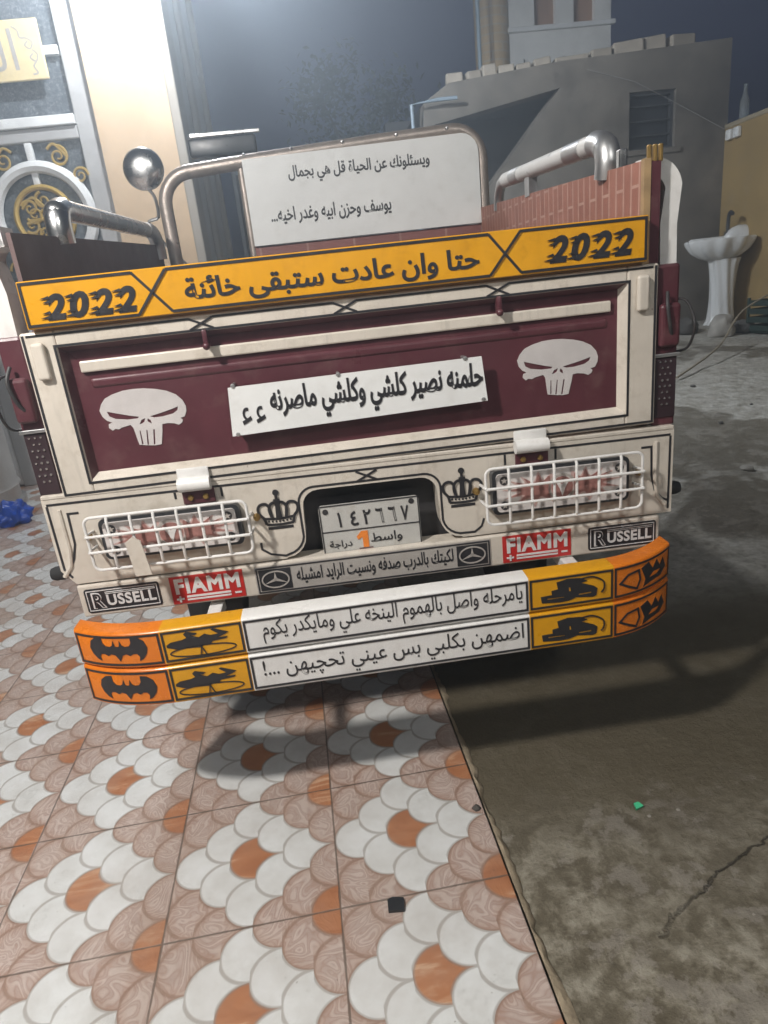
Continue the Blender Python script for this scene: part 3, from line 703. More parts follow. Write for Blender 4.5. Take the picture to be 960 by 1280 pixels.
    o = finish(bm, 'corner_pipe', paint('grey_blue_pipe', (0.25, 0.31, 0.36), 0.5), smooth=True); o.location = veh(1.10, 6.0, 0); tag(o, 'bent grey blue pipe at the left end of the outbuilding', 'pipe')
    # sagging cable from the facade to the yellow wall
    bm = BM(); pts = [(2.9, -0.03, 2.93), (3.4, -0.04, 2.78), (3.9, -0.05, 2.52), (4.33, -0.1, 2.27)]
    tube(bm, pts, 0.0025, 6); o = finish(bm, 'cable', paint('pale_cable', (0.4, 0.38, 0.36), 0.6), smooth=True)
    o.location = veh(0, V0, 0); o.rotation_euler.z = VEH_YAW; tag(o, 'thin pale cable slanting down across the outbuilding wall', 'cable')
make_building()

def make_yellow_wall():
    h = yard_root('garden_wall', 4.4, 6.1); tag(h, 'ochre yellow rendered yard wall at the right edge behind the wash basin', 'wall')
    bm = BM(); box(bm, 0, 0.22, -3.2, 0.0, 0, 2.28); finish(bm, 'wall_body', stucco('ochre_render', (0.36, 0.24, 0.095), var=0.3, scale=1.3, grime=(0.3, 0.26, 0.2), amt=0.6), h)
    bm = BM(); box(bm, -0.01, 0.23, -3.2, 0.01, 2.28, 2.325, 0.01); finish(bm, 'coping', stucco('coping_cement', (0.33, 0.27, 0.18)), h)
    for k, (v, lab) in enumerate(((5.98, 'left white porcelain cleat on the yellow wall corner'), (5.85, 'right white porcelain cleat on the yellow wall corner'))):
        bm = BM(); box(bm, -0.05, 0, -0.045, 0.045, -0.05, 0.05, 0.015)
        box(bm, -0.06, -0.05, -0.01, 0.01, -0.02, 0.02)
        o = finish(bm, 'cable_cleat', M['white']); o.location = veh(4.4, v, 2.21); o.rotation_euler.z = VEH_YAW; tag(o, lab, 'cleat', 'white cleats on the yellow wall')
    bm = BM(); lathe(bm, [(0.04, 0), (0.045, 0.02), (0.045, 0.17), (0.02, 0.24), (0.016, 0.30), (0.02, 0.305), (0.02, 0.325), (0.0, 0.325)], seg=16)
    m, nt, b, oc = new_mat('clear_glass'); b.inputs['Base Color'].default_value = (0.8, 0.85, 0.85, 1); b.inputs['Roughness'].default_value = 0.05; b.inputs['Transmission Weight'].default_value = 0.85
    o = finish(bm, 'glass_bottle', m, smooth=True); o.location = veh(4.5, 5.95, 2.325); tag(o, 'clear glass bottle standing on top of the yellow wall corner', 'bottle')
make_yellow_wall()

def make_sink():
    zb = ground_z(4.0, 6.6) - 0.01
    t = empty('wash_basin', veh(4.13, 5.55, zb), VEH_YAW + R(-12)); tag(t, 'white pedestal wash basin with a shell shaped bowl standing loose in the yard', 'wash basin')
    cer = paint('white_ceramic', (0.74, 0.73, 0.71), 0.12, var=0.05, grime=(0.45, 0.41, 0.35), grime_amt=0.3)
    bm = BM()
    fl = lambda a, h: 1 + 0.075 * math.sin(9 * a + h * 7)
    lathe(bm, [(0.155, 0), (0.16, 0.02), (0.13, 0.07), (0.115, 0.2), (0.112, 0.35), (0.12, 0.5), (0.135, 0.62), (0.15, 0.68)], seg=54, fn=fl)
    finish(bm, 'pedestal', cer, t, smooth=True)
    bm = BM()
    sc = lambda a, h: 1 + 0.06 * math.cos(11 * a) * (1 if h < 0.87 else 0.5)
    prof = [(0.10, 0.665), (0.20, 0.70), (0.29, 0.76), (0.335, 0.825), (0.35, 0.865), (0.345, 0.875), (0.32, 0.868), (0.27, 0.81), (0.18, 0.76), (0.05, 0.745)]
    lathe(bm, prof, seg=66, fn=sc, sx=0.94, sy=0.70, c=(-0.05, -0.03, 0))
    finish(bm, 'bowl', cer, t, smooth=True)
    bm = BM()
    for i in range(7):
        a = R(-20 + i * 30); ball(bm, (0.20 + 0.09 * math.cos(a) * 0.9, 0.14, 0.86 + 0.055 * math.sin(a)), 0.085, sub=2, sc=(1, 0.7, 0.95))
    box(bm, -0.30, 0.30, 0.13, 0.21, 0.80, 0.90, 0.03, seg=3)
    finish(bm, 'splash_back', cer, t, smooth=True)
    bm = BM(); tube(bm, smooth_path([(0.08, 0.16, 0.90), (0.08, 0.16, 1.06), (0.08, 0.12, 1.12), (0.08, 0.05, 1.10)], 5), 0.018, 10); box(bm, 0.05, 0.11, 0.13, 0.19, 0.90, 0.94, 0.01)
    finish(bm, 'tap', M['dark_iron'], t, smooth=True)
make_sink()

def lump(name, loc, size, mat, label, cat, seed, sub=3, amp=0.25, flatten=0.6, group=None):
    rnd = random.Random(seed); bm = BM(); ball(bm, (0, 0, 0), 1.0, sub=sub)
    from mathutils import noise as nz
    for v in bm.verts:
        k = 1 + amp * nz.noise(v.co * 1.7 + Vector((seed * 3.1, 0, 0))) + amp * 0.5 * nz.noise(v.co * 4 + Vector((0, seed, 0)))
        v.co = Vector((v.co.x * size[0] * k, v.co.y * size[1] * k, max(v.co.z * size[2] * k, -size[2] * flatten)))
    o = finish(bm, name, mat, smooth=True); o.location = (loc[0], loc[1], loc[2] + size[2] * flatten - 0.004); o.rotation_euler.z = rnd.random() * 6
    tag(o, label, cat, group); return o
def on_ground(u, v):
    p = veh(u, v, 0); p.z = ground_z(p.x, p.y); return p
M['stone'] = paint('dark_stone', (0.10, 0.09, 0.08), 0.85, var=0.4, scale=12, bumpy=0.6)
M['stone_pale'] = paint('pale_rubble', (0.36, 0.33, 0.29), 0.9, var=0.3, scale=12, bumpy=0.6)
lump('rubble_stone', on_ground(3.55, 5.2), (0.16, 0.12, 0.09), M['stone'], 'dark rubble stone left of the wash basin pedestal', 'stone', 1)
lump('rubble_stone', on_ground(3.72, 4.85), (0.12, 0.10, 0.13), M['stone_pale'], 'pale upright rubble lump in front of the wash basin', 'stone', 2)
lump('rubble_stone', on_ground(4.0, 4.95), (0.15, 0.10, 0.07), M['stone'], 'flat dark rubble stone at the foot of the wash basin', 'stone', 4)
lump('rubble_stone', on_ground(3.2, 5.0), (0.10, 0.08, 0.05), M['stone'], 'small dark rubble stone by the grey outbuilding wall', 'stone', 6)
lump('pebble', on_ground(1.95, 1.7) , (0.03, 0.025, 0.016), M['stone_pale'], 'small pale pebble on the concrete right of the tricycle', 'pebble', 9, 2)
lump('pebble', on_ground(1.72, 2.35), (0.022, 0.02, 0.014), M['decal_white'], 'tiny white pebble out on the pale yard concrete', 'pebble', 10, 2)
lump('pebble', Vector((0.132, 1.163, 0.018)), (0.010, 0.009, 0.008), M['stone'], 'small dark pebble at the edge of the tiles', 'pebble', 12, 2)
def debris():
    rnd = random.Random(77)
    for k in range(16):
        u, v = (rnd.uniform(0.25, 0.62), rnd.uniform(-0.55, 0.10)) if k < 9 else (rnd.uniform(1.3, 3.0), rnd.uniform(1.2, 4.0))
        s = rnd.uniform(0.003, 0.006) if k < 9 else rnd.uniform(0.010, 0.022)
        if k < 9: lump('pebble', on_ground(u, v), (s, s * 0.8, s * 0.7), M['stone_pale'], 'tiny grey grit stone on the near concrete', 'pebble', 30 + k, 2, group='grit on the near concrete')
        else: lump('pebble', on_ground(u, v), (s, s * 0.8, s * 0.6), M['stone'] if k % 2 else M['stone_pale'], 'small loose stone on the open yard right of the tricycle', 'pebble', 30 + k, 2, group='loose stones on the open yard')
    bm = BM(); p0 = on_ground(2.55, 3.5); p1 = on_ground(3.7, 4.5)
    pts = [p0 + Vector((0, 0, 0.02)), p0.lerp(p1, 0.5) + Vector((0.05, 0, 0.10)), p1 + Vector((0, 0, 0.28)), p1 + Vector((0.45, 0.1, 0.45))]
    tube(bm, [v for v in smooth_path(pts, 6)], 0.008, 8); tag(finish(bm, 'long_stick', paint('pale_stick', (0.30, 0.25, 0.18), 0.8), smooth=True), 'long thin stick leaning over the rubble beside the wash basin', 'stick')
    o0 = on_ground(1.62, 2.1); bm = BM(); tube(bm, [(-0.16, 0, 0.03), (0.0, 0.03, 0.034), (0.16, 0.02, 0.03)], 0.03, 12); tube(bm, [(0.145, 0.02, 0.031), (0.19, 0.02, 0.031)], 0.037, 12)
    o = finish(bm, 'pipe_stub', paint('grey_pipe', (0.24, 0.21, 0.18), 0.7), smooth=True); o.location = o0; o.rotation_euler.z = R(38); tag(o, 'short grey pipe stub lying beside the right rear post of the tricycle', 'pipe')
    c = on_ground(4.12, 4.35); bm = BM(); lathe(bm, [(0.10, 0), (0.105, 0.01), (0.125, 0.17), (0.132, 0.175), (0.132, 0.185), (0.118, 0.185), (0.098, 0.02), (0.0, 0.02)], seg=28)
    o = finish(bm, 'flower_pot', paint('beige_pot', (0.36, 0.32, 0.24), 0.7), smooth=True); o.location = c; tag(o, 'beige plastic pot on the ground by the yellow wall', 'pot')
    c = on_ground(4.2, 4.75); t = empty('green_crate', c, R(15)); tag(t, 'dark green crate against the yellow wall', 'crate')
    gm = paint('green_plastic', (0.02, 0.036, 0.028), 0.5); bm = BM()
    for k in range(4):
        z = 0.03 + k * 0.075
        for s in (-1, 1): box(bm, -0.2, 0.2, s * 0.14 - 0.008, s * 0.14 + 0.008, z, z + 0.05, 0.004); box(bm, s * 0.2 - 0.008, s * 0.2 + 0.008, -0.131, 0.131, z, z + 0.05, 0.004)
    for sx in (-1, 1):
        for sy in (-1, 1): box(bm, sx * 0.2 - 0.012, sx * 0.2 + 0.012, sy * 0.14 - 0.012, sy * 0.14 + 0.012, 0, 0.33, 0.004)
    finish(bm, 'side_slats', gm, t); bm = BM(); box(bm, -0.19, 0.19, -0.13, 0.13, 0.012, 0.024); finish(bm, 'crate_base', gm, t)
    # chip of dark tile, green glass fragment
    bm = BM(); prism(bm, [(-0.016, -0.013), (0.014, -0.016), (0.017, 0.010), (-0.004, 0.016), (-0.015, 0.012)], 'z', 0, 0.006)
    o = finish(bm, 'tile_chip', M['plastic_black']); o.location = veh(-0.083, -0.352, 0.0185); o.rotation_euler.z = R(5); tag(o, 'small square black chip lying on the scallop tiles', 'chip')
    bm = BM(); prism(bm, [(-0.009, -0.005), (0.010, -0.007), (0.007, 0.006), (-0.004, 0.008)], 'z', 0, 0.006)
    m, nt, b, oc = new_mat('green_glass'); b.inputs['Base Color'].default_value = (0.08, 0.55, 0.28, 1); b.inputs['Roughness'].default_value = 0.08
    o = finish(bm, 'glass_shard', m); o.location = veh(0.47, -0.198, 0.003); o.rotation_euler = (R(12), R(-8), 0.4); tag(o, 'green glass shard glinting on the concrete', 'glass shard')
debris()

def make_tub():
    t = empty('water_drum', veh(-2.58, 2.95, 0.018), VEH_YAW); tag(t, 'dull galvanised steel water drum beside the house door', 'drum')
    bm = BM(); lathe(bm, [(0.44, 0), (0.455, 0.0), (0.455, 0.05), (0.43, 0.06), (0.43, 0.13), (0.445, 0.15), (0.43, 0.17), (0.43, 0.92), (0.445, 0.94), (0.43, 0.96)], seg=48); finish(bm, 'shell', M['steel'], t, smooth=True)
    bm = BM(); lathe(bm, [(0.0, 0.958), (0.40, 0.962), (0.42, 0.985), (0.42, 0.999), (0.0, 1.01)], seg=48); finish(bm, 'lid', M['steel'], t, smooth=True)
make_tub()
def make_bag():
    bl = paint('blue_plastic', (0.012, 0.07, 0.42), 0.35, var=0.3, scale=20)
    from mathutils import noise as nz
    bm = BM(); ball(bm, (0, 0, 0), 1.0, sub=4)
    for v in bm.verts:
        k = 1 + 0.35 * nz.noise(v.co * 2.2) + 0.16 * nz.noise(v.co * 6 + Vector((4, 0, 0)))
        v.co = Vector((v.co.x * 0.105 * k, v.co.y * 0.08 * k, max(-0.05, v.co.z * 0.09 * k)))
    o = finish(bm, 'plastic_bag', bl, smooth=True); o.location = veh(-2.04, 2.62, 0.066); tag(o, 'crumpled bright blue plastic bag on the tiles by the steel drum', 'bag')
make_bag()

def make_tree():
    rnd = random.Random(21); base = veh(0.75, 9.0, 0)
    t = empty('yard_tree', base, 0); t.scale = (1, 1, 1); tag(t, 'dim leafy tree in the dark beyond the yard gate', 'tree')
    bk = paint('bark', (0.10, 0.075, 0.055), 0.9, var=0.4, scale=20, bumpy=0.8)
    bm = BM(); tube(bm, [(0, 0, 0), (0.04, 0, 1.0), (-0.03, 0.05, 2.0), (0.02, 0, 3.0)], 0.1, 10, radii=[0.13, 0.10, 0.08, 0.04])
    tips = []
    for i in range(9):
        a = i * 2.4; z = 1.6 + i * 0.17; L = 0.5 + 0.35 * rnd.random()
        e = Vector((math.cos(a) * L, math.sin(a) * L, z + 0.5 + 0.4 * rnd.random())); tips.append(e)
        tube(bm, [(0, 0, z), (e.x * 0.5, e.y * 0.5, z + 0.2), tuple(e)], 0.03, 6, radii=[0.035, 0.024, 0.008])
    finish(bm, 'trunk', bk, t, smooth=True)
    bm = BM(); lm, nt, b, oc = new_mat('leaves')
    setc(nt, b, 'Base Color', ramp(nt, noise(nt, oc, 4, 3), [(0.3, (0.05, 0.07, 0.045)), (0.7, (0.10, 0.13, 0.075))])); b.inputs['Roughness'].default_value = 0.6
    tips += [Vector((rnd.uniform(-0.6, 0.6), rnd.uniform(-0.5, 0.5), rnd.uniform(2.2, 3.9))) for _ in range(16)]
    for c in tips:
        for _ in range(110):
            p = c + Vector((rnd.gauss(0, 0.17), rnd.gauss(0, 0.17), rnd.gauss(0, 0.15)))
            rot = Euler((rnd.uniform(-1, 1), rnd.uniform(-1, 1), rnd.uniform(0, 6.3))).to_matrix(); s = rnd.uniform(0.035, 0.065)
            vs = [bm.verts.new(p + rot @ Vector(q) * s) for q in ((-1, 0, 0), (0, -0.45, 0.1), (1, 0, 0), (0, 0.45, 0.1))]
            bm.faces.new(vs)
    finish(bm, 'crown', lm, t, recalc=False)
make_tree()

# ================================================================= THE CARGO TRICYCLE (u across, v forward, z up; the tailgate face is v = 0)
VEH = empty('cargo_tricycle', VEH_O, VEH_YAW)
tag(VEH, 'cream and maroon cargo tricycle seen from behind, its tailgate and bumper covered in Arabic lettering', 'cargo tricycle')
def part(name, bm, m, par=VEH, smooth=False, label=None):
    o = finish(bm, name, m, par, smooth)
    if label: o['label'] = label
    return o
PL = 0.0045     # pinstripe width

M['skull_grey'] = flat('pale_vinyl', (0.56, 0.53, 0.52), 0.45)
M['plate'] = paint('plate_enamel', (0.52, 0.51, 0.48), 0.4, var=0.12, grime=(0.30, 0.26, 0.20), grime_amt=0.6, wear=0.3)
def make_tailgate():
    # frame of the tailgate: four bars round the sunken maroon panel
    X0, X1, Z0, Z1 = -0.628, 0.583, 0.806, 1.122
    ix0, ix1, iz0, iz1 = -0.566, 0.520, 0.836, 1.091
    bm = BM()
    box(bm, X0, ix0, 0, 0.045, Z0, Z1, 0.004); box(bm, ix1, X1, 0, 0.045, Z0, Z1, 0.004)
    box(bm, ix0, ix1, 0.0005, 0.045, Z0, iz0, 0.003); box(bm, ix0, ix1, 0.0005, 0.045, iz1, Z1, 0.003)
    g = part('tailgate', bm, M['cream'])
    bm = BM()
    # sunken panel with sloping rim
    d = 0.022; a = [(ix0, iz0), (ix1, iz0), (ix1, iz1), (ix0, iz1)]; k = 0.010
    b = [(ix0 + k, iz0 + k), (ix1 - k, iz0 + k), (ix1 - k, iz1 - k), (ix0 + k, iz1 - k)]
    A = [bm.verts.new((p[0], 0.004, p[1])) for p in a]; B = [bm.verts.new((p[0], d, p[1])) for p in b]
    A2 = [bm.verts.new((p[0], 0.043, p[1])) for p in a]
    for i in range(4):
        j = (i + 1) % 4
        f = bm.faces.new((A[i], A[j], B[j], B[i])); f.material_index = 1 if i in (0, 1) else 0
        bm.faces.new((A[j], A[i], A2[i], A2[j]))
    bm.faces.new(B); bm.faces.new(A2[::-1])
    # pressed swage lines
    box(bm, -0.53, 0.49, 0.0185, d + 0.012, 1.008, 1.028, 0.009, seg=4); 
    p = part('inner_panel', bm, [M['maroon'], M['cream']], g)
    bm = BM(); box(bm, -0.540, 0.494, 0.014, d - 0.0003, 1.040, 1.0615, 0.003); part('cream_strip', bm, M['cream'], g)
    # painted pinstripes
    s = Art(0.0, e=0.0007); w = PL; bl = M['black']
    s.frame(ix0 - 0.004, iz0 - 0.005, ix1 + 0.004, iz1 + 0.003, w, bl)
    s.stroke([(X0 + 0.006, Z1 - 0.004), (X0 + 0.006, Z0 + 0.006), (X1 - 0.006, Z0 + 0.006), (X1 - 0.006, Z1 - 0.004)], w, bl)
    zu, zl = 1.1155, 1.0985
    xs = [-0.300, -0.031, 0.263]; q = 0.022
    edges = [X0 + 0.012] + xs + [X1 - 0.012]
    for i in range(len(edges) - 1):
        l, r = edges[i], edges[i + 1]
        s.stroke([(l + (q if i else 0), zu), (r - q if r in xs else r, zu)], w * 0.85, bl)
    for x in xs:
        s.stroke([(x - q, zu), (x + q, zl - 0.003)], w * 0.85, bl); s.stroke([(x + q, zu), (x - q, zl - 0.003)], w * 0.85, bl, lift=0.0009)
    s.build('pinstripes', g)
    for x in (X0 + 0.030, X1 - 0.034):
        bm = BM(); box(bm, x - 0.012, x + 0.012, -0.012, 0.0, 1.036, 1.103, 0.006, seg=3); part('latch_plate', bm, M['cream'], g)
    for x in (-0.297, 0.264):
        bm = BM(); box(bm, x - 0.005, x + 0.005, -0.008, 0.012, 1.062, 1.094, 0.003); ball(bm, (x, -0.006, 1.064), 0.0075, sub=2); part('latch_pin', bm, M['maroon'], g, True)
    for x0, x1 in ((-0.526, -0.362), (0.302, 0.470)):
        s = Art(d, e=0.0012); s.shape(ART['skull'], x0, 0.885, x1, 0.999, M['skull_grey']); s.build('skull_decal', g)
    # riveted sign
    bm = BM(); prism(bm, [(-0.279, 0.889), (0.231, 0.898), (0.223, 0.986), (-0.272, 0.983)], 'y', -0.008, -0.004)
    sg = part('sign_plate', bm, M['board'], g)
    s = Art(-0.008); 
    s.text(arabic('حلمنه نصير كلشي وكلشي ماصرنه'), -0.197, 0.905, 0.223, 0.976, M['black'], 0.032)
    for x in (-0.255, -0.228): s.text(arabic('ء'), x, 0.909, x + 0.019, 0.942, M['black'], 0.01)
    s.build('lettering', g)
    for x, z in ((-0.262, 0.986), (-0.06, 0.984), (0.19, 0.986), (-0.268, 0.892), (0.222, 0.902)):
        bm = BM(); lathe(bm, [(0.0, -0.011), (0.004, -0.010), (0.0045, -0.008), (0.003, 0.022)], c=(x, 0, z), seg=10, axis='y')
        part('rivet', bm, M['steel'], g, True)
make_tailgate()

def make_header_board():
    v0 = -0.014; X0, X1, Z0, Z1 = -0.603, 0.553, 1.127, 1.209
    bm = BM(); box(bm, X0, X1, v0, v0 + 0.018, Z0, Z1, 0.0015, seg=1); h = part('header_board', bm, M['yellow'])
    bm = BM(); box(bm, X0 + 0.002, X1 - 0.002, v0 + 0.0185, v0 + 0.028, Z0 - 0.006, Z1 - 0.003, 0.001, seg=1); part('board_backing', bm, M['wood_edge'], h)
    s = Art(v0); bl = M['black']; w = 0.0048; zt, zb = Z1 - 0.0045, Z0 + 0.0055
    for xc in (-0.373, 0.276):
        s.stroke([(xc - 0.030, zt), (xc + 0.030, zb)], w, bl); s.stroke([(xc + 0.030, zt), (xc - 0.030, zb)], w, bl, lift=0.0014)
    s.stroke([(-0.403, zt), (X0 + 0.005, zt), (X0 + 0.005, zb), (-0.403, zb)], w, bl)
    s.stroke([(0.306, zt), (X1 - 0.005, zt), (X1 - 0.005, zb), (0.306, zb)], w, bl)
    s.stroke([(-0.343, zt), (0.246, zt)], w, bl); s.stroke([(-0.343, zb), (0.246, zb)], w, bl)
    s.build('pinstripes', h)
    s = Art(v0)
    s.text(arabic('حتا وان عادت ستبقى خائنة'), -0.316, 1.138, 0.227, 1.187, bl, 0.026)
    for x0, x1, z0, z1 in ((-0.572, -0.405, 1.139, 1.184), (0.352, 0.520, 1.142, 1.190)):
        for i, ch in enumerate('2022'):
            wd = (x1 - x0) / 4; s.text(ch, x0 + i * wd + 0.009, z0, x0 + i * wd + wd + 0.003, z1, bl, 0.045, 0.25)
        n = 4; wd = (x1 - x0) / n
        for i in range(n):
            xl = x0 + i * wd + 0.008
            for zz, L in ((0.86, 0.010), (0.70, 0.006), (0.30, 0.008), (0.13, 0.012)):
                zc = z0 + (z1 - z0) * zz; xx = xl + 0.006 * zz
                s.poly([[(xx - L, zc - 0.001), (xx + 0.006, zc + 0.003), (xx + 0.008, zc - 0.0025)]], bl, lift=0.0014)
    s.build('lettering', h)
make_header_board()

# ---- lower rear panel, slightly lower on the right
def tilt(p):
    return Vector((p.x, p.y, p.z - 0.014 * p.x))
def tp(name, bm, m, par=VEH, smooth=False):
    for v in bm.verts: v.co = tilt(v.co)
    return part(name, bm, m, par, smooth)
def make_rear_panel():
    bm = BM()
    outer = [(-0.676, 0.797), (-0.676, 0.640), (-0.655, 0.612), (-0.655, 0.606)]
    L = [(-0.672, 0.797), (-0.672, 0.645), (-0.648, 0.613), (-0.213, 0.613)] + arc(-0.213, 0.660, 0.045, -88, 0, 5) + arc(-0.131, 0.722, 0.034, 180, 90, 5)
    Rr = arc(0.081, 0.722, 0.034, 90, 0, 5) + arc(0.163, 0.660, 0.045, 180, 268, 5) + [(0.163, 0.613), (0.600, 0.613), (0.627, 0.613), (0.627, 0.797)]
    prism(bm, L + Rr, 'y', 0.0, 0.05)
    box(bm, -0.672, 0.627, -0.0, 0.05, 0.7975, 0.806, 0.002)
    P = tp('rear_panel', bm, M['cream'])
    # shallow pressed rims left and right
    for x, s_ in ((-0.655, 1), (0.600, -1)):
        bm = BM(); tube(bm, [(x + s_ * 0.012, 0.0, 0.775), (x + s_ * 0.012, 0, 0.69), (x + s_ * 0.006, 0, 0.655), (x - s_ * 0.012, 0, 0.632)], 0.005, 8); tp('pressed_rim', bm, M['cream'], P, True)
    bm = BM(); box(bm, -0.20, 0.15, 0.085, 0.09, 0.60, 0.77); box(bm, -0.215, -0.20, 0.05, 0.09, 0.60, 0.77); box(bm, 0.15, 0.165, 0.05, 0.09, 0.60, 0.77); box(bm, -0.20, 0.15, 0.05, 0.084, 0.757, 0.77)
    tp('recess_box', bm, M['chassis'], P)
    # number plate in the recess
    bm = BM(); prism(bm, rrect(-0.136, 0.606, 0.076, 0.715, 0.008), 'y', 0.012, 0.015)
    pl = tp('number_plate', bm, M['plate'], P)
    s = Art(0.0118, e=0.001); bl = M['black']
    s.stroke([(-0.133, 0.6465), (0.073, 0.6465)], 0.0022, bl)
    s.frame(-0.134, 0.599, 0.074, 0.704, 0.0022, bl)
    for i, ch in enumerate('١٤٢٦٦٧'):
        x = -0.098 + i * 0.0268; wd = {0: 0.007}.get(i, 0.0165)
        s.text(ch, x, 0.655, x + wd, 0.688, bl, 0.02)
    s.text(arabic('واسط'), -0.033, 0.608, 0.034, 0.634, bl, 0.012); s.text(arabic('دراجة'), -0.122, 0.606, -0.074, 0.626, bl, 0.01)
    s.shape([[(0.0, 0.70), (0.42, 1.0), (0.95, 1.0), (0.95, 0.0), (0.48, 0.0), (0.48, 0.64), (0.10, 0.50)]], -0.063, 0.604, -0.037, 0.641, M['label_orange'])
    s.disc(-0.122, 0.692, 0.006, M['chassis']); s.disc(0.060, 0.695, 0.006, M['chassis'])
    s.rect(-0.060, 0.599, -0.030, 0.6035, M['maroon_dark'])
    s.build('plate_lettering', P, lambda p: tilt(p + Vector((0, 0, 0.009))))
    # pinstripes on the panel
    s = Art(0.0, e=0.0007); w = PL
    z = 0.787
    s.stroke([(-0.664, z), (0.619, z)], w, bl)
    s.stroke([(-0.664, z - 0.003), (-0.664, 0.648), (-0.652, 0.628)], w, bl); s.stroke([(0.619, z - 0.003), (0.619, 0.622)], w, bl)
    path = [(-0.262, 0.655), (-0.262, 0.640), (-0.245, 0.627), (-0.215, 0.620)] + [(p[0], p[1] + 0.001) for p in arc(-0.215, 0.664, 0.043, -80, -10, 5)] + arc(-0.131 - 0.008, 0.729, 0.034, 175, 90, 6) + arc(0.081 + 0.008, 0.729, 0.034, 90, 5, 6) + [(p[0], p[1] + 0.001) for p in arc(0.165, 0.664, 0.043, 190, 260, 5)] + [(0.19, 0.622), (0.205, 0.633), (0.211, 0.650)]
    s.stroke(path, w, bl)
    s.stroke([(-0.049, 0.784), (-0.006, 0.763)], w, bl); s.stroke([(-0.006, 0.784), (-0.049, 0.763)], w, bl, lift=0.0009)
    s.stroke([(-0.414, 0.784), (-0.414, 0.770)], w, bl); s.stroke([(-0.322, 0.784), (-0.322, 0.765)], w, bl); s.stroke([(0.262, 0.784), (0.262, 0.762)], w, bl); s.stroke([(0.370, 0.784), (0.370, 0.762)], w, bl)
    s.stroke([(0.556, 0.765), (0.578, 0.765), (0.580, 0.700), (0.588, 0.668), (0.604, 0.648), (0.620, 0.640)], w, bl)
    s.stroke([(-0.607, 0.765), (-0.628, 0.765), (-0.630, 0.700), (-0.640, 0.668), (-0.652, 0.648)], w, bl)
    s.build('pinstripes', P, tilt)
    # crowns
    def crown(x0, z0, wd, ht):
        s = Art(0.0, e=0.001)
        def T(l): return [(x0 + wd * a, z0 + ht * b) for a, b in l]
        def curve(l, n=5): return T([(q.x, q.z) for q in smooth_path([(a, 0, b) for a, b in l], n)])
        t = 0.0058
        s.stroke(T([(0.20, 0.035), (0.80, 0.035)]), 0.006, bl); s.stroke(curve([(0.18, 0.135), (0.5, 0.115), (0.82, 0.135)]), 0.005, bl)
        s.stroke(curve([(0.16, 0.29), (0.5, 0.26), (0.84, 0.29)]), 0.005, bl)
        for m_ in (1, -1):
            f = lambda l: [(0.5 + m_ * (a - 0.5), b) for a, b in l]
            s.stroke(curve(f([(0.18, 0.14), (0.14, 0.30), (0.05, 0.42), (0.03, 0.56), (0.10, 0.65), (0.22, 0.66), (0.29, 0.58), (0.31, 0.45), (0.34, 0.28)])), t, bl, lift=0.0012)
            s.stroke(curve(f([(0.34, 0.28), (0.29, 0.48), (0.32, 0.62), (0.40, 0.68), (0.47, 0.64), (0.475, 0.5), (0.455, 0.28)])), t, bl, lift=0.0024)
        s.stroke(T([(0.5, 0.27), (0.5, 0.86)]), t, bl, lift=0.0036); s.disc(x0 + wd * 0.5, z0 + ht * 0.92, ht * 0.075, bl, lift=0.0012)
        s.stroke(T([(0.42, 0.74), (0.58, 0.74)]), t, bl, lift=0.0050)
        for i in range(7): s.disc(x0 + wd * (0.24 + 0.52 * i / 6), z0 + ht * (0.215 - 0.02 * math.sin(math.pi * i / 6)), 0.0022, bl)
        s.build('crown_decal', P, tilt)
    crown(-0.259, 0.681, 0.086, 0.086); crown(0.125, 0.682, 0.086, 0.086)
    # lower lip with stickers
    bm = BM(); box(bm, -0.650, 0.600, -0.004, 0.045, 0.537, 0.609, 0.004)
    lip = tp('lower_rail', bm, M['cream'])
    s = Art(-0.0042, e=0.001); dk = M['chassis']; wt = M['decal_white']; sv = M['silver_vinyl']
    def russell(x0):
        x1, z0, z1 = x0 + 0.153, 0.546, 0.600
        s.poly([rrect(x0, z0, x1, z1, 0.006)], bl)
        s.frame(x0 + 0.005, z0 + 0.005, x1 - 0.005, z1 - 0.005, 0.0016, wt, 0.0011)
        s.text('R', x0 + 0.013, z0 + 0.009, x0 + 0.040, z1 - 0.009, wt, 0.04, lift=0.0011)
        s.text('R', x0 + 0.0165, z0 + 0.0115, x0 + 0.0365, z1 - 0.0115, bl, 0.0, lift=0.0022)
        s.text('USSELL', x0 + 0.043, z0 + 0.013, x1 - 0.010, z0 + 0.038, wt, 0.028, lift=0.0011, space=1.08)
        s.stroke([(x0 + 0.042, z1 - 0.010), (x1 - 0.009, z1 - 0.010)], 0.0016, wt, lift=0.0011); s.stroke([(x0 + 0.042, z1 - 0.0135), (x1 - 0.009, z1 - 0.0135)], 0.0012, wt, lift=0.0011)
    def fiamm(x0):
        x1, z0, z1 = x0 + 0.152, 0.542, 0.604; rd = M['red']
        s.rect(x0, z0, x1, z1, rd)
        s.text('FIAMM', x0 + 0.009, z0 + 0.022, x1 - 0.008, z1 - 0.005, wt, 0.04, lift=0.0011, space=1.12)
        s.rect(x0 + 0.030, z0 + 0.0125, x1 - 0.030, z0 + 0.017, wt, 0.0011); s.rect(x0 + 0.030, z0 + 0.006, x1 - 0.030, z0 + 0.0095, wt, 0.0011)
        cx, cz = x0 + 0.016, z0 + 0.011
        s.rect(cx - 0.008, cz - 0.002, cx + 0.008, cz + 0.002, wt, 0.0011); s.rect(cx - 0.002, cz - 0.007, cx + 0.002, cz + 0.007, wt, 0.0022)
        s.rect(x1 - 0.022, cz - 0.002, x1 - 0.008, cz + 0.002, wt, 0.0011)
    russell(-0.638); fiamm(-0.463); fiamm(0.247); russell(0.438)
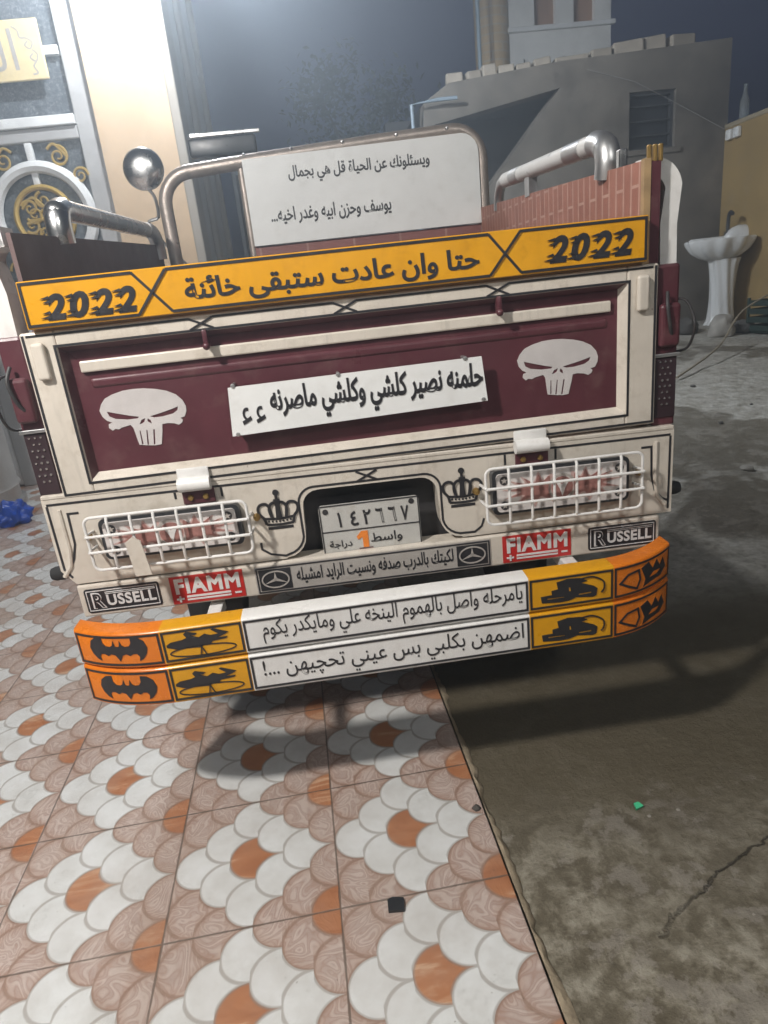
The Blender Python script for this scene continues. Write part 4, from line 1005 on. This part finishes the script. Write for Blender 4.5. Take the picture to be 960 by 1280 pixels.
    x0, x1, z0, z1 = -0.286, 0.221, 0.540, 0.603
    s.rect(x0, z0, x1, z1, sv); s.frame(x0 + 0.004, z0 + 0.004, x1 - 0.004, z1 - 0.004, 0.003, bl, 0.0011)
    for a, b_ in ((x0 + 0.008, x0 + 0.075), (x1 - 0.075, x1 - 0.008)):
        s.rect(a, z0 + 0.008, b_, z1 - 0.008, bl, 0.0011); cx, cz = (a + b_) / 2, (z0 + z1) / 2
        el = [(cx + 0.028 * math.cos(t * math.pi / 18), cz + 0.0185 * math.sin(t * math.pi / 18)) for t in range(36)]
        s.stroke(el, 0.003, sv, True, 0.0022)
        for an in (90, 210, 330):
            c_, s_ = math.cos(R(an)), math.sin(R(an)); t_ = (cx + 0.027 * c_, cz + 0.018 * s_); n_ = (-s_ * 0.0034, c_ * 0.0034)
            s.poly([[(cx + n_[0], cz + n_[1]), t_, (cx - n_[0], cz - n_[1])]], sv, 0.0022)
    s.text(arabic('لكيتك بالدرب صدفه ونسيت الرايد امشيله'), -0.200, 0.553, 0.138, 0.592, bl, 0.018, lift=0.0011)
    s.build('stickers', lip, tilt)
make_rear_panel()

def make_hinges():
    for xa, xb in ((-0.401, -0.338), (0.281, 0.350)):
        bm = BM(); lathe(bm, [(0.0, xa), (0.014, xa), (0.014, xb), (0.0, xb)], c=(0, -0.013, 0.800), seg=16, axis='x'); box(bm, xa, xb, -0.008, -0.0008, 0.800, 0.832, 0.003)
        h = tp('hinge', bm, M['white'], VEH, True)
        bm = BM(); box(bm, xa + 0.002, xb + 0.003, -0.006, -0.0008, 0.757, 0.788, 0.002); lf = tp('hinge_leaf', bm, M['maroon'], h)
        for x in (xa + 0.018, xb - 0.015):
            bm = BM(); lathe(bm, [(0.0, -0.012), (0.0055, -0.010), (0.0065, -0.006)], c=(x, 0, 0.771), seg=8, axis='y'); tp('bolt', bm, M['brass'], h, True)
make_hinges()

def make_lights():
    flame = [(1, .12), (1, .88), (.82, .74), (.70, .98), (.60, .72), (.34, .90), (.42, .70), (.12, .80), (.30, .60), (-.06, .58), (.26, .48), (.0, .34), (.34, .36), (.2, .14), (.5, .26), (.62, .03), (.74, .26)]
    flame = [(q.x, q.z) for q in smooth_path([(a, 0, b) for a, b in flame + flame[:1]], 4)][:-1]
    for x0, x1 in ((-0.586, -0.273), (0.209, 0.538)):
        z0, z1 = 0.660, 0.758
        if x0 > 0: z0, z1 = 0.655, 0.763
        bm = BM(); a, b = x0 + 0.018, x1 - 0.018
        prism(bm, rrect(a, z0 + 0.006, b, z1 - 0.006, 0.012), 'y', -0.022, -0.001)
        L = tp('rear_light', bm, M['plastic_black'])
        bm = BM(); prism(bm, rrect(a + 0.008, z0 + 0.013, b - 0.008, z1 - 0.013, 0.008), 'y', -0.027, -0.022)
        m = M.get('lens') or paint('clear_lens', (0.66, 0.62, 0.60), 0.14, var=0.1); M['lens'] = m
        tp('lens', bm, m, L)
        s = Art(-0.027, e=0.0008); ml = M.get('lens_red') or paint('red_lens', (0.33, 0.16, 0.14), 0.25, var=0.25, scale=40); M['lens_red'] = ml
        cx, cz = (a + b) / 2, (z0 + z1) / 2; h2 = (z1 - z0) / 2 - 0.014
        mp_ = M.get('lens_pink') or paint('pale_red_lens', (0.55, 0.38, 0.35), 0.25, var=0.2, scale=40); M['lens_pink'] = mp_
        s.shape([flame], cx - 0.122, cz - h2 * 1.0, cx - 0.020, cz + h2 * 1.0, mp_, -0.0005); s.shape([[(1 - p[0], p[1]) for p in flame]], cx + 0.020, cz - h2 * 1.0, cx + 0.122, cz + h2 * 1.0, mp_, -0.0005)
        s.shape([flame], cx - 0.108, cz - h2 * 0.8, cx - 0.026, cz + h2 * 0.85, ml); s.shape([[(1 - p[0], p[1]) for p in flame]], cx + 0.026, cz - h2 * 0.8, cx + 0.108, cz + h2 * 0.85, ml)
        s.poly([arc(cx, cz, 0.030, 0, 360, 20)[:-1], arc(cx, cz, 0.025, 0, 360, 20)[:-1]], M['silver_vinyl'])
        s.disc(cx, cz, 0.023, ml); s.poly([[(cx - 0.016, cz + 0.016), (cx, cz + 0.006), (cx + 0.016, cz + 0.016), (cx + 0.006, cz - 0.002), (cx, cz - 0.02), (cx - 0.006, cz - 0.002)]], M['decal_white'], 0.001)
        for x in (a + 0.024, b - 0.024):
            for z in (z0 + 0.027, z1 - 0.027):
                s.disc(x, z, 0.0095, M['chassis'], n=14)
                s.poly([[(x + (0.0075 if k % 2 == 0 else 0.003) * math.cos(k * math.pi / 5 + 0.3), z + (0.0075 if k % 2 == 0 else 0.003) * math.sin(k * math.pi / 5 + 0.3)) for k in range(10)]], M['silver_vinyl'], 0.001)
        s.build('lens_pattern', L, tilt)
        # white wire guard
        bm = BM(); vf = -0.044; r = 0.0031
        tube(bm, [(p[0], vf, p[1]) for p in rrect(x0, z0 - 0.006, x1, z1 + 0.006, 0.014, 4)[:]], r, 8, closed=True)
        n = 6
        for i in range(1, n + 1):
            x = x0 + (x1 - x0) * i / (n + 1)
            tube(bm, [(x, vf + 0.001, z1 + 0.006), (x, vf - 0.004, z1 - 0.001), (x, vf - 0.004, z0 + 0.003), (x, vf + 0.001, z0 - 0.006), (x, vf + 0.020, z0 - 0.012)], r, 8)
        for k in (1, 2):
            z = z0 + (z1 - z0) * k / 3 + 0.002
            tube(bm, [(x0 + 0.0, vf - 0.008, z), (x1, vf - 0.008, z)], r, 8)
            for xx, s_ in ((x0, -1), (x1, 1)): tube(bm, [(xx, vf - 0.008, z), (xx + s_ * 0.003, vf + 0.01, z), (xx + s_ * 0.002, -0.001, z - 0.004)], r, 8)
        g = tp('light_guard', bm, M['white'], VEH, True)
        for xx in (x0 - 0.012, x1 + 0.012):
            bm = BM(); lathe(bm, [(0, -0.014), (0.006, -0.012), (0.008, -0.004), (0.008, -0.0005)], c=(xx, 0, cz + 0.004), seg=8, axis='y'); tp('guard_bolt', bm, M['brass'], VEH, True)
        if x0 < 0:
            bm = BM(); prism(bm, [(x0 + 0.075, 0.712), (x0 + 0.090, 0.722), (x0 + 0.104, 0.712), (x0 + 0.112, 0.640), (x0 + 0.080, 0.640)], 'y', vf - 0.020, vf - 0.0165); tp('guard_tab', bm, M['cream'], VEH)
make_lights()

def bend(u):
    t = max(0.0, u - 0.42, -u - 0.46)
    return (2.1 if u > 0 else 1.3) * t * t + 9.0 * t ** 4
def make_bumper():
    V0, DP = -0.130, 0.046
    cuts = [-0.648, -0.468, -0.309, 0.264, 0.441, 0.596]
    segm = [2, 1, 0, 1, 2]
    us = []
    for i in range(5):
        n = 1 if i == 2 else (3 if i in (1, 3) else 12)
        us += [cuts[i] + (cuts[i + 1] - cuts[i]) * k / n for k in range(n)]
    us.append(cuts[-1])
    warp = lambda p: Vector((p.x, p.y + bend(p.x), p.z))
    bl = M['black']
    for (z0, z1, txt, tx) in ((0.4775, 0.556, 'يامرحله واصل بالهموم الينخه علي ومايكدر يكوم', (-0.272, 0.494, 0.250, 0.546)), (0.389, 0.474, 'اضمهن بكلبي بس عيني تحچيهن ...!', (-0.284, 0.404, 0.250, 0.458))):
        bm = BM(); rings = []
        c = 0.004
        sec = [(V0, z0 + c), (V0, z1 - c), (V0 + c * 0.5, z1 - c * 0.4), (V0 + c * 1.5, z1), (V0 + DP - 0.003, z1), (V0 + DP, z1 - 0.003), (V0 + DP, z0), (V0 + c, z0)]
        for u in us: rings.append([bm.verts.new((u, v + bend(u), z)) for v, z in sec])
        n = len(sec)
        for a, (r0, r1) in enumerate(zip(rings, rings[1:])):
            um = (us[a] + us[a + 1]) / 2; mi = segm[next(i for i in range(5) if cuts[i] <= um <= cuts[i + 1])]
            for k in range(n): bm.faces.new((r0[k], r0[(k + 1) % n], r1[(k + 1) % n], r1[k])).material_index = mi
        bm.faces.new(rings[0]).material_index = 2; bm.faces.new(rings[-1][::-1]).material_index = 2
        B = part('bumper_bar', bm, [M['white'], M['yellow'], M['orange']], VEH, True)
        s = Art(V0, warp); w = 0.0042
        lo, hi = z0 + 0.009, z1 - 0.008
        for i in range(5):
            a, b_ = cuts[i] + 0.004, cuts[i + 1] - 0.004
            n = 12 if i in (0, 4) else 2
            s.stroke([(a + (b_ - a) * k / n, lo) for k in range(n + 1)] + [(a + (b_ - a) * k / n, hi) for k in range(n, -1, -1)], w, bl, True)
        s.build('border_lines', B)
        s = Art(V0, warp)
        dz = z0
        s.text(arabic(txt), tx[0], tx[1], tx[2], tx[3], bl, 0.0)
        half = [(0.035, .62), (.055, .85), (.085, .66), (.13, .60), (.20, .62), (.245, .75), (.25, 1.0), (.36, .97), (.46, .80), (.5, .52), (.47, .28), (.40, .08), (.33, 0.0), (.345, .18), (.31, .30), (.25, .30), (.19, .22), (.13, .30), (.06, .25)]
        bat = [(0.5, 0.60)] + [(0.5 + a, b) for a, b in half] + [(0.5, 0.0)] + [(0.5 - a, b) for a, b in half[::-1]]
        s.shape([bat], -0.616, dz + 0.017, -0.496, dz + 0.071, bl)
        s.shape([ART['flyer'][0]], -0.459, dz + 0.031, -0.337, dz + 0.068, bl)
        ex, ez = -0.391, dz + 0.024
        s.stroke([(ex + 0.064 * math.cos(t * math.pi / 16), ez + 0.011 * math.sin(t * math.pi / 16)) for t in range(32)], 0.0022, bl, True)
        s.stroke([(-0.393, dz + 0.034), (-0.397, dz + 0.016)], 0.002, bl, lift=0.0014); s.stroke([(-0.393, dz + 0.034), (-0.386, dz + 0.016)], 0.002, bl, lift=0.0028)
        s.shape(ART['racer'], 0.288, dz + 0.016, 0.406, dz + 0.066, bl)
        s.stroke([(q.x, q.z) for q in smooth_path([(0.370, 0, dz + 0.062), (0.395, 0, dz + 0.064), (0.417, 0, dz + 0.052), (0.420, 0, dz + 0.036), (0.414, 0, dz + 0.026)], 5)], 0.003, bl, lift=0.0014)
        for X in (0.452,):
            s.stroke([(X + a, dz + b_) for a, b_ in ((0.004, 0.036), (0.022, 0.052), (0.048, 0.056), (0.052, 0.034), (0.044, 0.016), (0.026, 0.024))], 0.0045, bl, True)
            s.poly([[(X + a, dz + b_) for a, b_ in ((0.054, 0.058), (0.066, 0.030), (0.060, 0.014), (0.084, 0.020), (0.112, 0.022), (0.128, 0.036), (0.118, 0.060), (0.108, 0.046), (0.098, 0.064), (0.086, 0.048), (0.074, 0.066))], [(X + a, dz + b_) for a, b_ in ((0.076, 0.030), (0.100, 0.030), (0.112, 0.038), (0.088, 0.040))]], bl)
        s.build('lettering', B, sub=0.02)
    for x, s_ in ((-0.395, 1), (0.375, -1)):
        bm = BM(); prism(bm, [(x, 0.40), (x + 0.028, 0.40), (x + 0.028 + s_ * 0.012, 0.53), (x + s_ * 0.012, 0.53)], 'y', -0.078, -0.070); box(bm, x, x + 0.03, -0.070, 0.05, 0.505, 0.53, 0.003)
        part('bumper_bracket', bm, M['white'])
make_bumper()

M['perf'] = paint('dark_perforated_sheet', (0.030, 0.014, 0.018), 0.5)
def make_posts_and_sides():
    # side panels: sloping boards carried above the bed sides
    for sgn, u, v1, m, z0r, z1r in ((1, 0.556, 1.275, M['brick_sheet'], 1.305, 1.362), (-1, -0.603, 1.30, M['maroon_dark'], 1.293, 1.350)):
        bm = BM(); a, b = (u, u + 0.022) if sgn > 0 else (u - 0.008, u)
        prism(bm, [(0.022, 0.80), (v1, 0.80), (v1, z1r), (0.022, z0r)], 'x', a, b)
        p = part('side_panel', bm, m)
        p['label'] = 'side panel covered in pink brick pattern sheet' if sgn > 0 else 'plain dark brown side panel'
        bm = BM()
        if sgn > 0: prism(bm, [(0.008, 0.83), (0.0215, 0.83), (0.0215, z0r + 0.002), (0.008, z0r + 0.002)], 'x', a - 0.003, a + 0.010); part('panel_end', bm, M['wood_edge'], p); bm = BM(); box(bm, a + 0.0105, 0.586, 0.010, 0.021, 0.83, z0r - 0.004); part('end_strip', bm, M['maroon'], p)
        else: bm.free()
        bm = BM()
        if sgn > 0:
            for k, v in enumerate((0.015, 0.03, 0.045)): box(bm, 0.562 + k * 0.011, 0.569 + k * 0.011, 0.012, 0.022, 1.300, 1.330, 0.002)
            part('clip', bm, M['brass'], p)
            bm = BM(); box(bm, 0.560, 0.578, 0.13, 0.15, 1.305, 1.345, 0.004); part('bracket', bm, M['chrome'], p)
        # outer bed side
        bm = BM(); x0, x1 = (0.583, 0.606) if sgn > 0 else (-0.652, -0.629)
        box(bm, x0, x1, 0.12, 1.75, 0.78, 1.115, 0.004); part('bed_side', bm, M['cream'])
    # corner posts
    for sgn, xi, xo in ((1, 0.584, 0.634), (-1, -0.630, -0.676)):
        x0, x1 = min(xi, xo), max(xi, xo); xm = (x0 + x1) / 2
        bm = BM(); box(bm, x0, x1, 0.012, 0.115, 0.795, 1.118, 0.006)
        box(bm, x0 + 0.004, x1 - 0.004, -0.006, 0.012, 0.960, 1.045, 0.012, seg=3)
        p = part('corner_post', bm, M['maroon'])
        bm = BM(); box(bm, x0 - 0.002, x1 + 0.002, 0.004, 0.0115, 0.9395, 0.9465, 0.001); part('weld_strip', bm, M['steel'], p)
        bm = BM()
        for r in range(8):
            for c in range(3 if r % 2 == 0 else 2):
                x = x0 + 0.012 + c * 0.011 + (0.0055 if r % 2 else 0); z = 0.930 - r * 0.0125
                ball(bm, (x, 0.0078, z), 0.0028, sub=1)
        part('studs', bm, M['chrome'], p, True)
        bm = BM(); xo_ = xo + sgn * 0.016
        tube(bm, smooth_path([(xo - sgn * 0.004, 0.03, 1.050), (xo + sgn * 0.008, 0.0, 1.045), (xo_ - sgn * 0.006, -0.03, 1.002), (xo + sgn * 0.014, 0.0, 0.955), (xo - sgn * 0.004, 0.03, 0.945)], 5), 0.0026, 8)
        tube(bm, smooth_path([(xm - 0.006, 0.002, 1.066), (xm - 0.012, -0.012, 1.040), (xm - 0.006, -0.012, 1.004), (xm + 0.002, -0.004, 0.985)], 4), 0.0035, 8)
        part('latch_handle', bm, M['chassis'], p, True)
        bm = BM(); box(bm, x0 + 0.003, x1 - 0.003, 0.0085, 0.0115, 0.815, 0.938, 0.001); part('perforated_strip', bm, M['perf'], p)
        # pale flat loop above the post
        bm = BM(); xi_ = 0.560 if sgn > 0 else -0.607
        if sgn > 0: path = [(xi_ + 0.012, 1.312), (xi_ + 0.030, 1.312)] + [(q[0], q[1]) for q in arc(xo - 0.052, 1.252, 0.058, 80, 8, 8)] + [(xo - 0.002, 1.19), (xo, 1.116)]
        else: path = [(-0.622, 1.306), (-0.632, 1.306)] + [(-0.042 - q[0], q[1]) for q in arc(0.634 - 0.052, 1.248, 0.058, 80, 8, 8)] + [(-0.042 - 0.632, 1.19), (-0.042 - 0.634, 1.116)]
        wv = 0.055; th = 0.005; prev = None
        for i, q in enumerate(path):
            row = [bm.verts.new((q[0], 0.030, q[1])), bm.verts.new((q[0], 0.030 + wv, q[1]))]
            if i == 0: t = Vector((path[1][0] - q[0], path[1][1] - q[1]))
            else: t = Vector((q[0] - path[i - 1][0], q[1] - path[i - 1][1]))
            t.normalize(); nrm = Vector((t.y, -t.x)) * (0.034)
            nrm = nrm * (1 if sgn > 0 else -1)
            row += [bm.verts.new((q[0] + nrm.x, 0.030 + wv, q[1] + nrm.y)), bm.verts.new((q[0] + nrm.x, 0.030, q[1] + nrm.y))]
            if prev:
                for k in range(4): bm.faces.new((prev[k], prev[(k + 1) % 4], row[(k + 1) % 4], row[k]))
            else: bm.faces.new(row)
            prev = row
        bm.faces.new(prev[::-1])
        part('post_loop', bm, M['white'], VEH, False)
    for x, z, s_ in ((-0.672, 0.640, -1), (0.627, 0.648, 1)):
        bm = BM(); lathe(bm, [(0.0, 0), (0.013, 0), (0.015, 0.006), (0.015, 0.024), (0.012, 0.032), (0.0, 0.032)] if s_ > 0 else [(0.0, -0.032), (0.012, -0.032), (0.015, -0.024), (0.015, -0.006), (0.013, 0), (0.0, 0)], c=(x, 0.03, z), seg=16, axis='x'); part('rubber_stop', bm, M['rubber'], VEH, True)
make_posts_and_sides()

def make_rails_and_bulkhead():
    # hand rails on the side panels
    mt = M['white']
    u = 0.566; R_ = 0.0225
    path = smooth_path([(u, 0.205, 1.30), (u, 0.200, 1.335), (u, 0.216, 1.364), (u, 0.262, 1.377)], 6)
    bm = BM(); tube(bm, path, R_ + 0.004, 18); ball(bm, (u, 0.214, 1.361), R_ + 0.0048, sub=3); r1 = part('rail_elbow', bm, M['steel'], VEH, True)
    bm = BM(); tube(bm, [(u, 0.255, 1.377), (u, 0.97, 1.408)], R_ - 0.001, 16); rl = part('side_rail', bm, mt, VEH, True); rl['label'] = 'white side rail with two grey bands'
    for a, b in ((0.32, 0.42), (0.80, 0.88)):
        bm = BM(); z = lambda v: 1.377 + (v - 0.255) * 0.0434
        tube(bm, [(u, a, z(a)), (u, b, z(b))], R_ + 0.0002, 16); part('rail_band', bm, M['steel'], rl, True)
    bm = BM(); tube(bm, smooth_path([(u, 0.965, 1.408), (u, 1.02, 1.405), (u, 1.06, 1.37), (u, 1.07, 1.33)], 5), R_ - 0.006, 12); part('rail_end', bm, M['steel'], rl, True)
    bm = BM(); box(bm, u - 0.012, u + 0.012, 0.70, 0.74, 1.33, 1.39); part('rail_post', bm, M['steel'], rl)
    u = -0.603
    bm = BM(); tube(bm, smooth_path([(u, 0.285, 1.29), (u, 0.283, 1.325), (u, 0.295, 1.352), (u, 0.33, 1.362)], 5), R_ + 0.004, 14); ball(bm, (u, 0.293, 1.352), R_ + 0.0045, sub=3); part('rail_elbow', bm, M['chrome'], VEH, True)
    bm = BM(); tube(bm, [(u, 0.325, 1.362), (u, 1.10, 1.385)], R_, 16); rl = part('side_rail', bm, M['chrome'], VEH, True); rl['label'] = 'chrome side rail'
    bm = BM(); tube(bm, smooth_path([(u, 1.095, 1.385), (u, 1.18, 1.386), (u, 1.235, 1.36), (u, 1.245, 1.30)], 5), R_ + 0.0015, 12); part('rail_end', bm, M['steel'], rl, True)
    # bulkhead hoop and white board at the front of the bed
    V = 1.30
    hoop = [(-0.560, 0.80), (-0.560, 1.30), (-0.560, 1.44)] + arc(-0.455, 1.47, 0.105, 180, 97, 7) + [(-0.2, 1.592), (0.2, 1.612), (0.455, 1.622)] + arc(0.475, 1.525, 0.098, 92, 0, 7) + [(0.573, 1.40), (0.573, 0.80)]
    bm = BM(); tube(bm, [(p[0], V, p[1]) for p in hoop], 0.0235, 14); hp = part('bulkhead_hoop', bm, M['bronze'], VEH, True)
    bm = BM(); tube(bm, [(-0.281, V, 0.8), (-0.281, V, 1.588)], 0.013, 10); part('upright', bm, M['bronze'], hp, True)
    bm = BM(); prism(bm, [(-0.272, 1.312), (0.557, 1.312), (0.557, 1.545)] + arc(0.495, 1.545, 0.062, 0, 88, 5) + [(-0.272, 1.590)], 'y', V - 0.030, V - 0.012)
    b = part('bulkhead_board', bm, M['board'])
    s = Art(V - 0.030)
    s.text(arabic('ويسئلونك عن الحياة قل هي بجمال'), -0.120, 1.500, 0.380, 1.558, M['black'], 0.02)
    s.text(arabic('يوسف وحزن ابيه وغدر اخيه...'), -0.200, 1.372, 0.230, 1.430, M['black'], 0.02)
    s.build('lettering', b)
    bm = BM(); box(bm, -0.272, 0.557, V - 0.016, V - 0.004, 0.78, 1.309); lp = part('bulkhead_panel', bm, M['brick_sheet_front'])
    bm = BM(); 
    for x in (-0.262, -0.1, 0.08, 0.27, 0.45): ball(bm, (x, V - 0.024, 1.606 + (x + 0.26) * 0.03), 0.007, sub=1)
    part('tie_wires', bm, M['chrome'], hp, True)
make_rails_and_bulkhead()

def make_front_and_chassis():
    # mirror on its stalk, dark bar seen above the bulkhead, handlebar, saddle and front wheel, running gear
    bm = BM(); lathe(bm, [(0.0, -0.035), (0.030, -0.033), (0.055, -0.024), (0.068, -0.008), (0.072, 0.006), (0.070, 0.012), (0.0, 0.012)], c=(-0.632, 1.40, 1.615), seg=32, axis='y'); mi = part('mirror', bm, M['chrome'], VEH, True)
    bm = BM(); tube(bm, smooth_path([(-0.630, 1.405, 1.55), (-0.615, 1.42, 1.52), (-0.622, 1.45, 1.46), (-0.66, 1.47, 1.42), (-0.50, 1.70, 1.20), (-0.35, 1.95, 1.10)], 5), 0.006, 8); part('mirror_stalk', bm, M['steel'], mi, True)
    bm = BM(); box(bm, -0.475, -0.225, 1.50, 1.54, 1.652, 1.716, 0.010, seg=3); lb = part('light_bar', bm, M['plastic_black'], VEH, True)
    bm = BM(); box(bm, -0.465, -0.205, 1.497, 1.512, 1.7165, 1.730, 0.003); part('bar_trim', bm, M['chrome'], lb)
    bm = BM(); tube(bm, [(-0.24, 1.54, 1.66), (-0.24, 1.56, 1.40), (-0.20, 1.90, 1.05)], 0.012, 8); part('bar_stay', bm, M['chassis'], lb, True)
    bm = BM(); tube(bm, smooth_path([(-0.36, 1.95, 1.10), (-0.20, 2.05, 1.12), (-0.03, 2.15, 1.02), (0.14, 2.05, 1.12), (0.30, 1.95, 1.10)], 5), 0.013, 10); part('handlebar', bm, M['chassis'], VEH, True)
    bm = BM(); box(bm, -0.22, 0.16, 1.42, 1.80, 0.70, 0.80, 0.04, seg=3); part('saddle', bm, M['rubber'], VEH, True)
    bm = BM(); box(bm, -0.629, 0.583, 0.05, 1.75, 0.775, 0.797); part('bed_floor', bm, M['chassis'])
    bm = BM()
    for x in (-0.36, 0.30): box(bm, x - 0.03, x + 0.03, 0.03, 1.9, 0.50, 0.60)
    box(bm, -0.62, 0.57, 0.052, 0.075, 0.535, 0.772); box(bm, -0.33, 0.27, 0.5, 0.56, 0.50, 0.58); tube(bm, [(-0.03, 1.9, 0.55), (-0.03, 2.3, 0.62)], 0.04, 10)
    part('chassis_frame', bm, M['chassis'])
    bm = BM(); tube(bm, [(-0.56, 0.80, 0.28), (0.50, 0.80, 0.28)], 0.035, 12); ball(bm, (-0.03, 0.80, 0.28), 0.11, sub=2); ax = part('rear_axle', bm, M['chassis'], VEH, True)
    def wheel(x, v, r):
        bm = BM(); w = 0.055
        lathe(bm, [(r - 0.09, -w * 0.8), (r - 0.03, -w), (r - 0.008, -w * 0.7), (r, -w * 0.3), (r, w * 0.3), (r - 0.008, w * 0.7), (r - 0.03, w), (r - 0.09, w * 0.8)], c=(x, v, r), seg=40, axis='x')
        t = part('wheel', bm, M['rubber'], VEH, True)
        bm = BM(); lathe(bm, [(0.0, -0.03), (0.06, -0.03), (0.08, -0.012), (r - 0.12, -0.012), (r - 0.092, -0.04), (r - 0.092, 0.04), (r - 0.12, 0.012), (0.08, 0.012), (0.06, 0.03), (0.0, 0.03)], c=(x, v, r), seg=32, axis='x'); part('rim', bm, M['steel'], t, True)
    wheel(-0.53, 0.80, 0.29); wheel(0.47, 0.80, 0.29); wheel(-0.03, 2.45, 0.29)
    bm = BM()
    for s_ in (-1, 1): tube(bm, [(-0.03 + s_ * 0.075, 2.45, 0.29), (-0.03 + s_ * 0.075, 2.20, 0.98)], 0.02, 8)
    box(bm, -0.13, 0.07, 2.15, 2.25, 0.95, 1.02); part('front_fork', bm, M['chassis'], VEH, True)
make_front_and_chassis()

# ---------------------------------------------------------------- haze added for the glow round the lamps and a lifted black level
def make_haze():
    bm = BM(); box(bm, -21, 23, -15, 27, -1.0, 6.0)
    m = bpy.data.materials.new('thin_haze'); m.use_nodes = True; nt = m.node_tree
    nt.nodes.remove(nt.nodes['Principled BSDF'])
    v = nt.nodes.new('ShaderNodeVolumePrincipled'); v.inputs['Color'].default_value = (0.80, 0.90, 1.0, 1); v.inputs['Density'].default_value = 0.078; v.inputs['Anisotropy'].default_value = 0.75
    nt.links.new(v.outputs[0], nt.nodes['Material Output'].inputs['Volume'])
    o = finish(bm, 'haze', m); tag(o, kind='stuff')
make_haze()
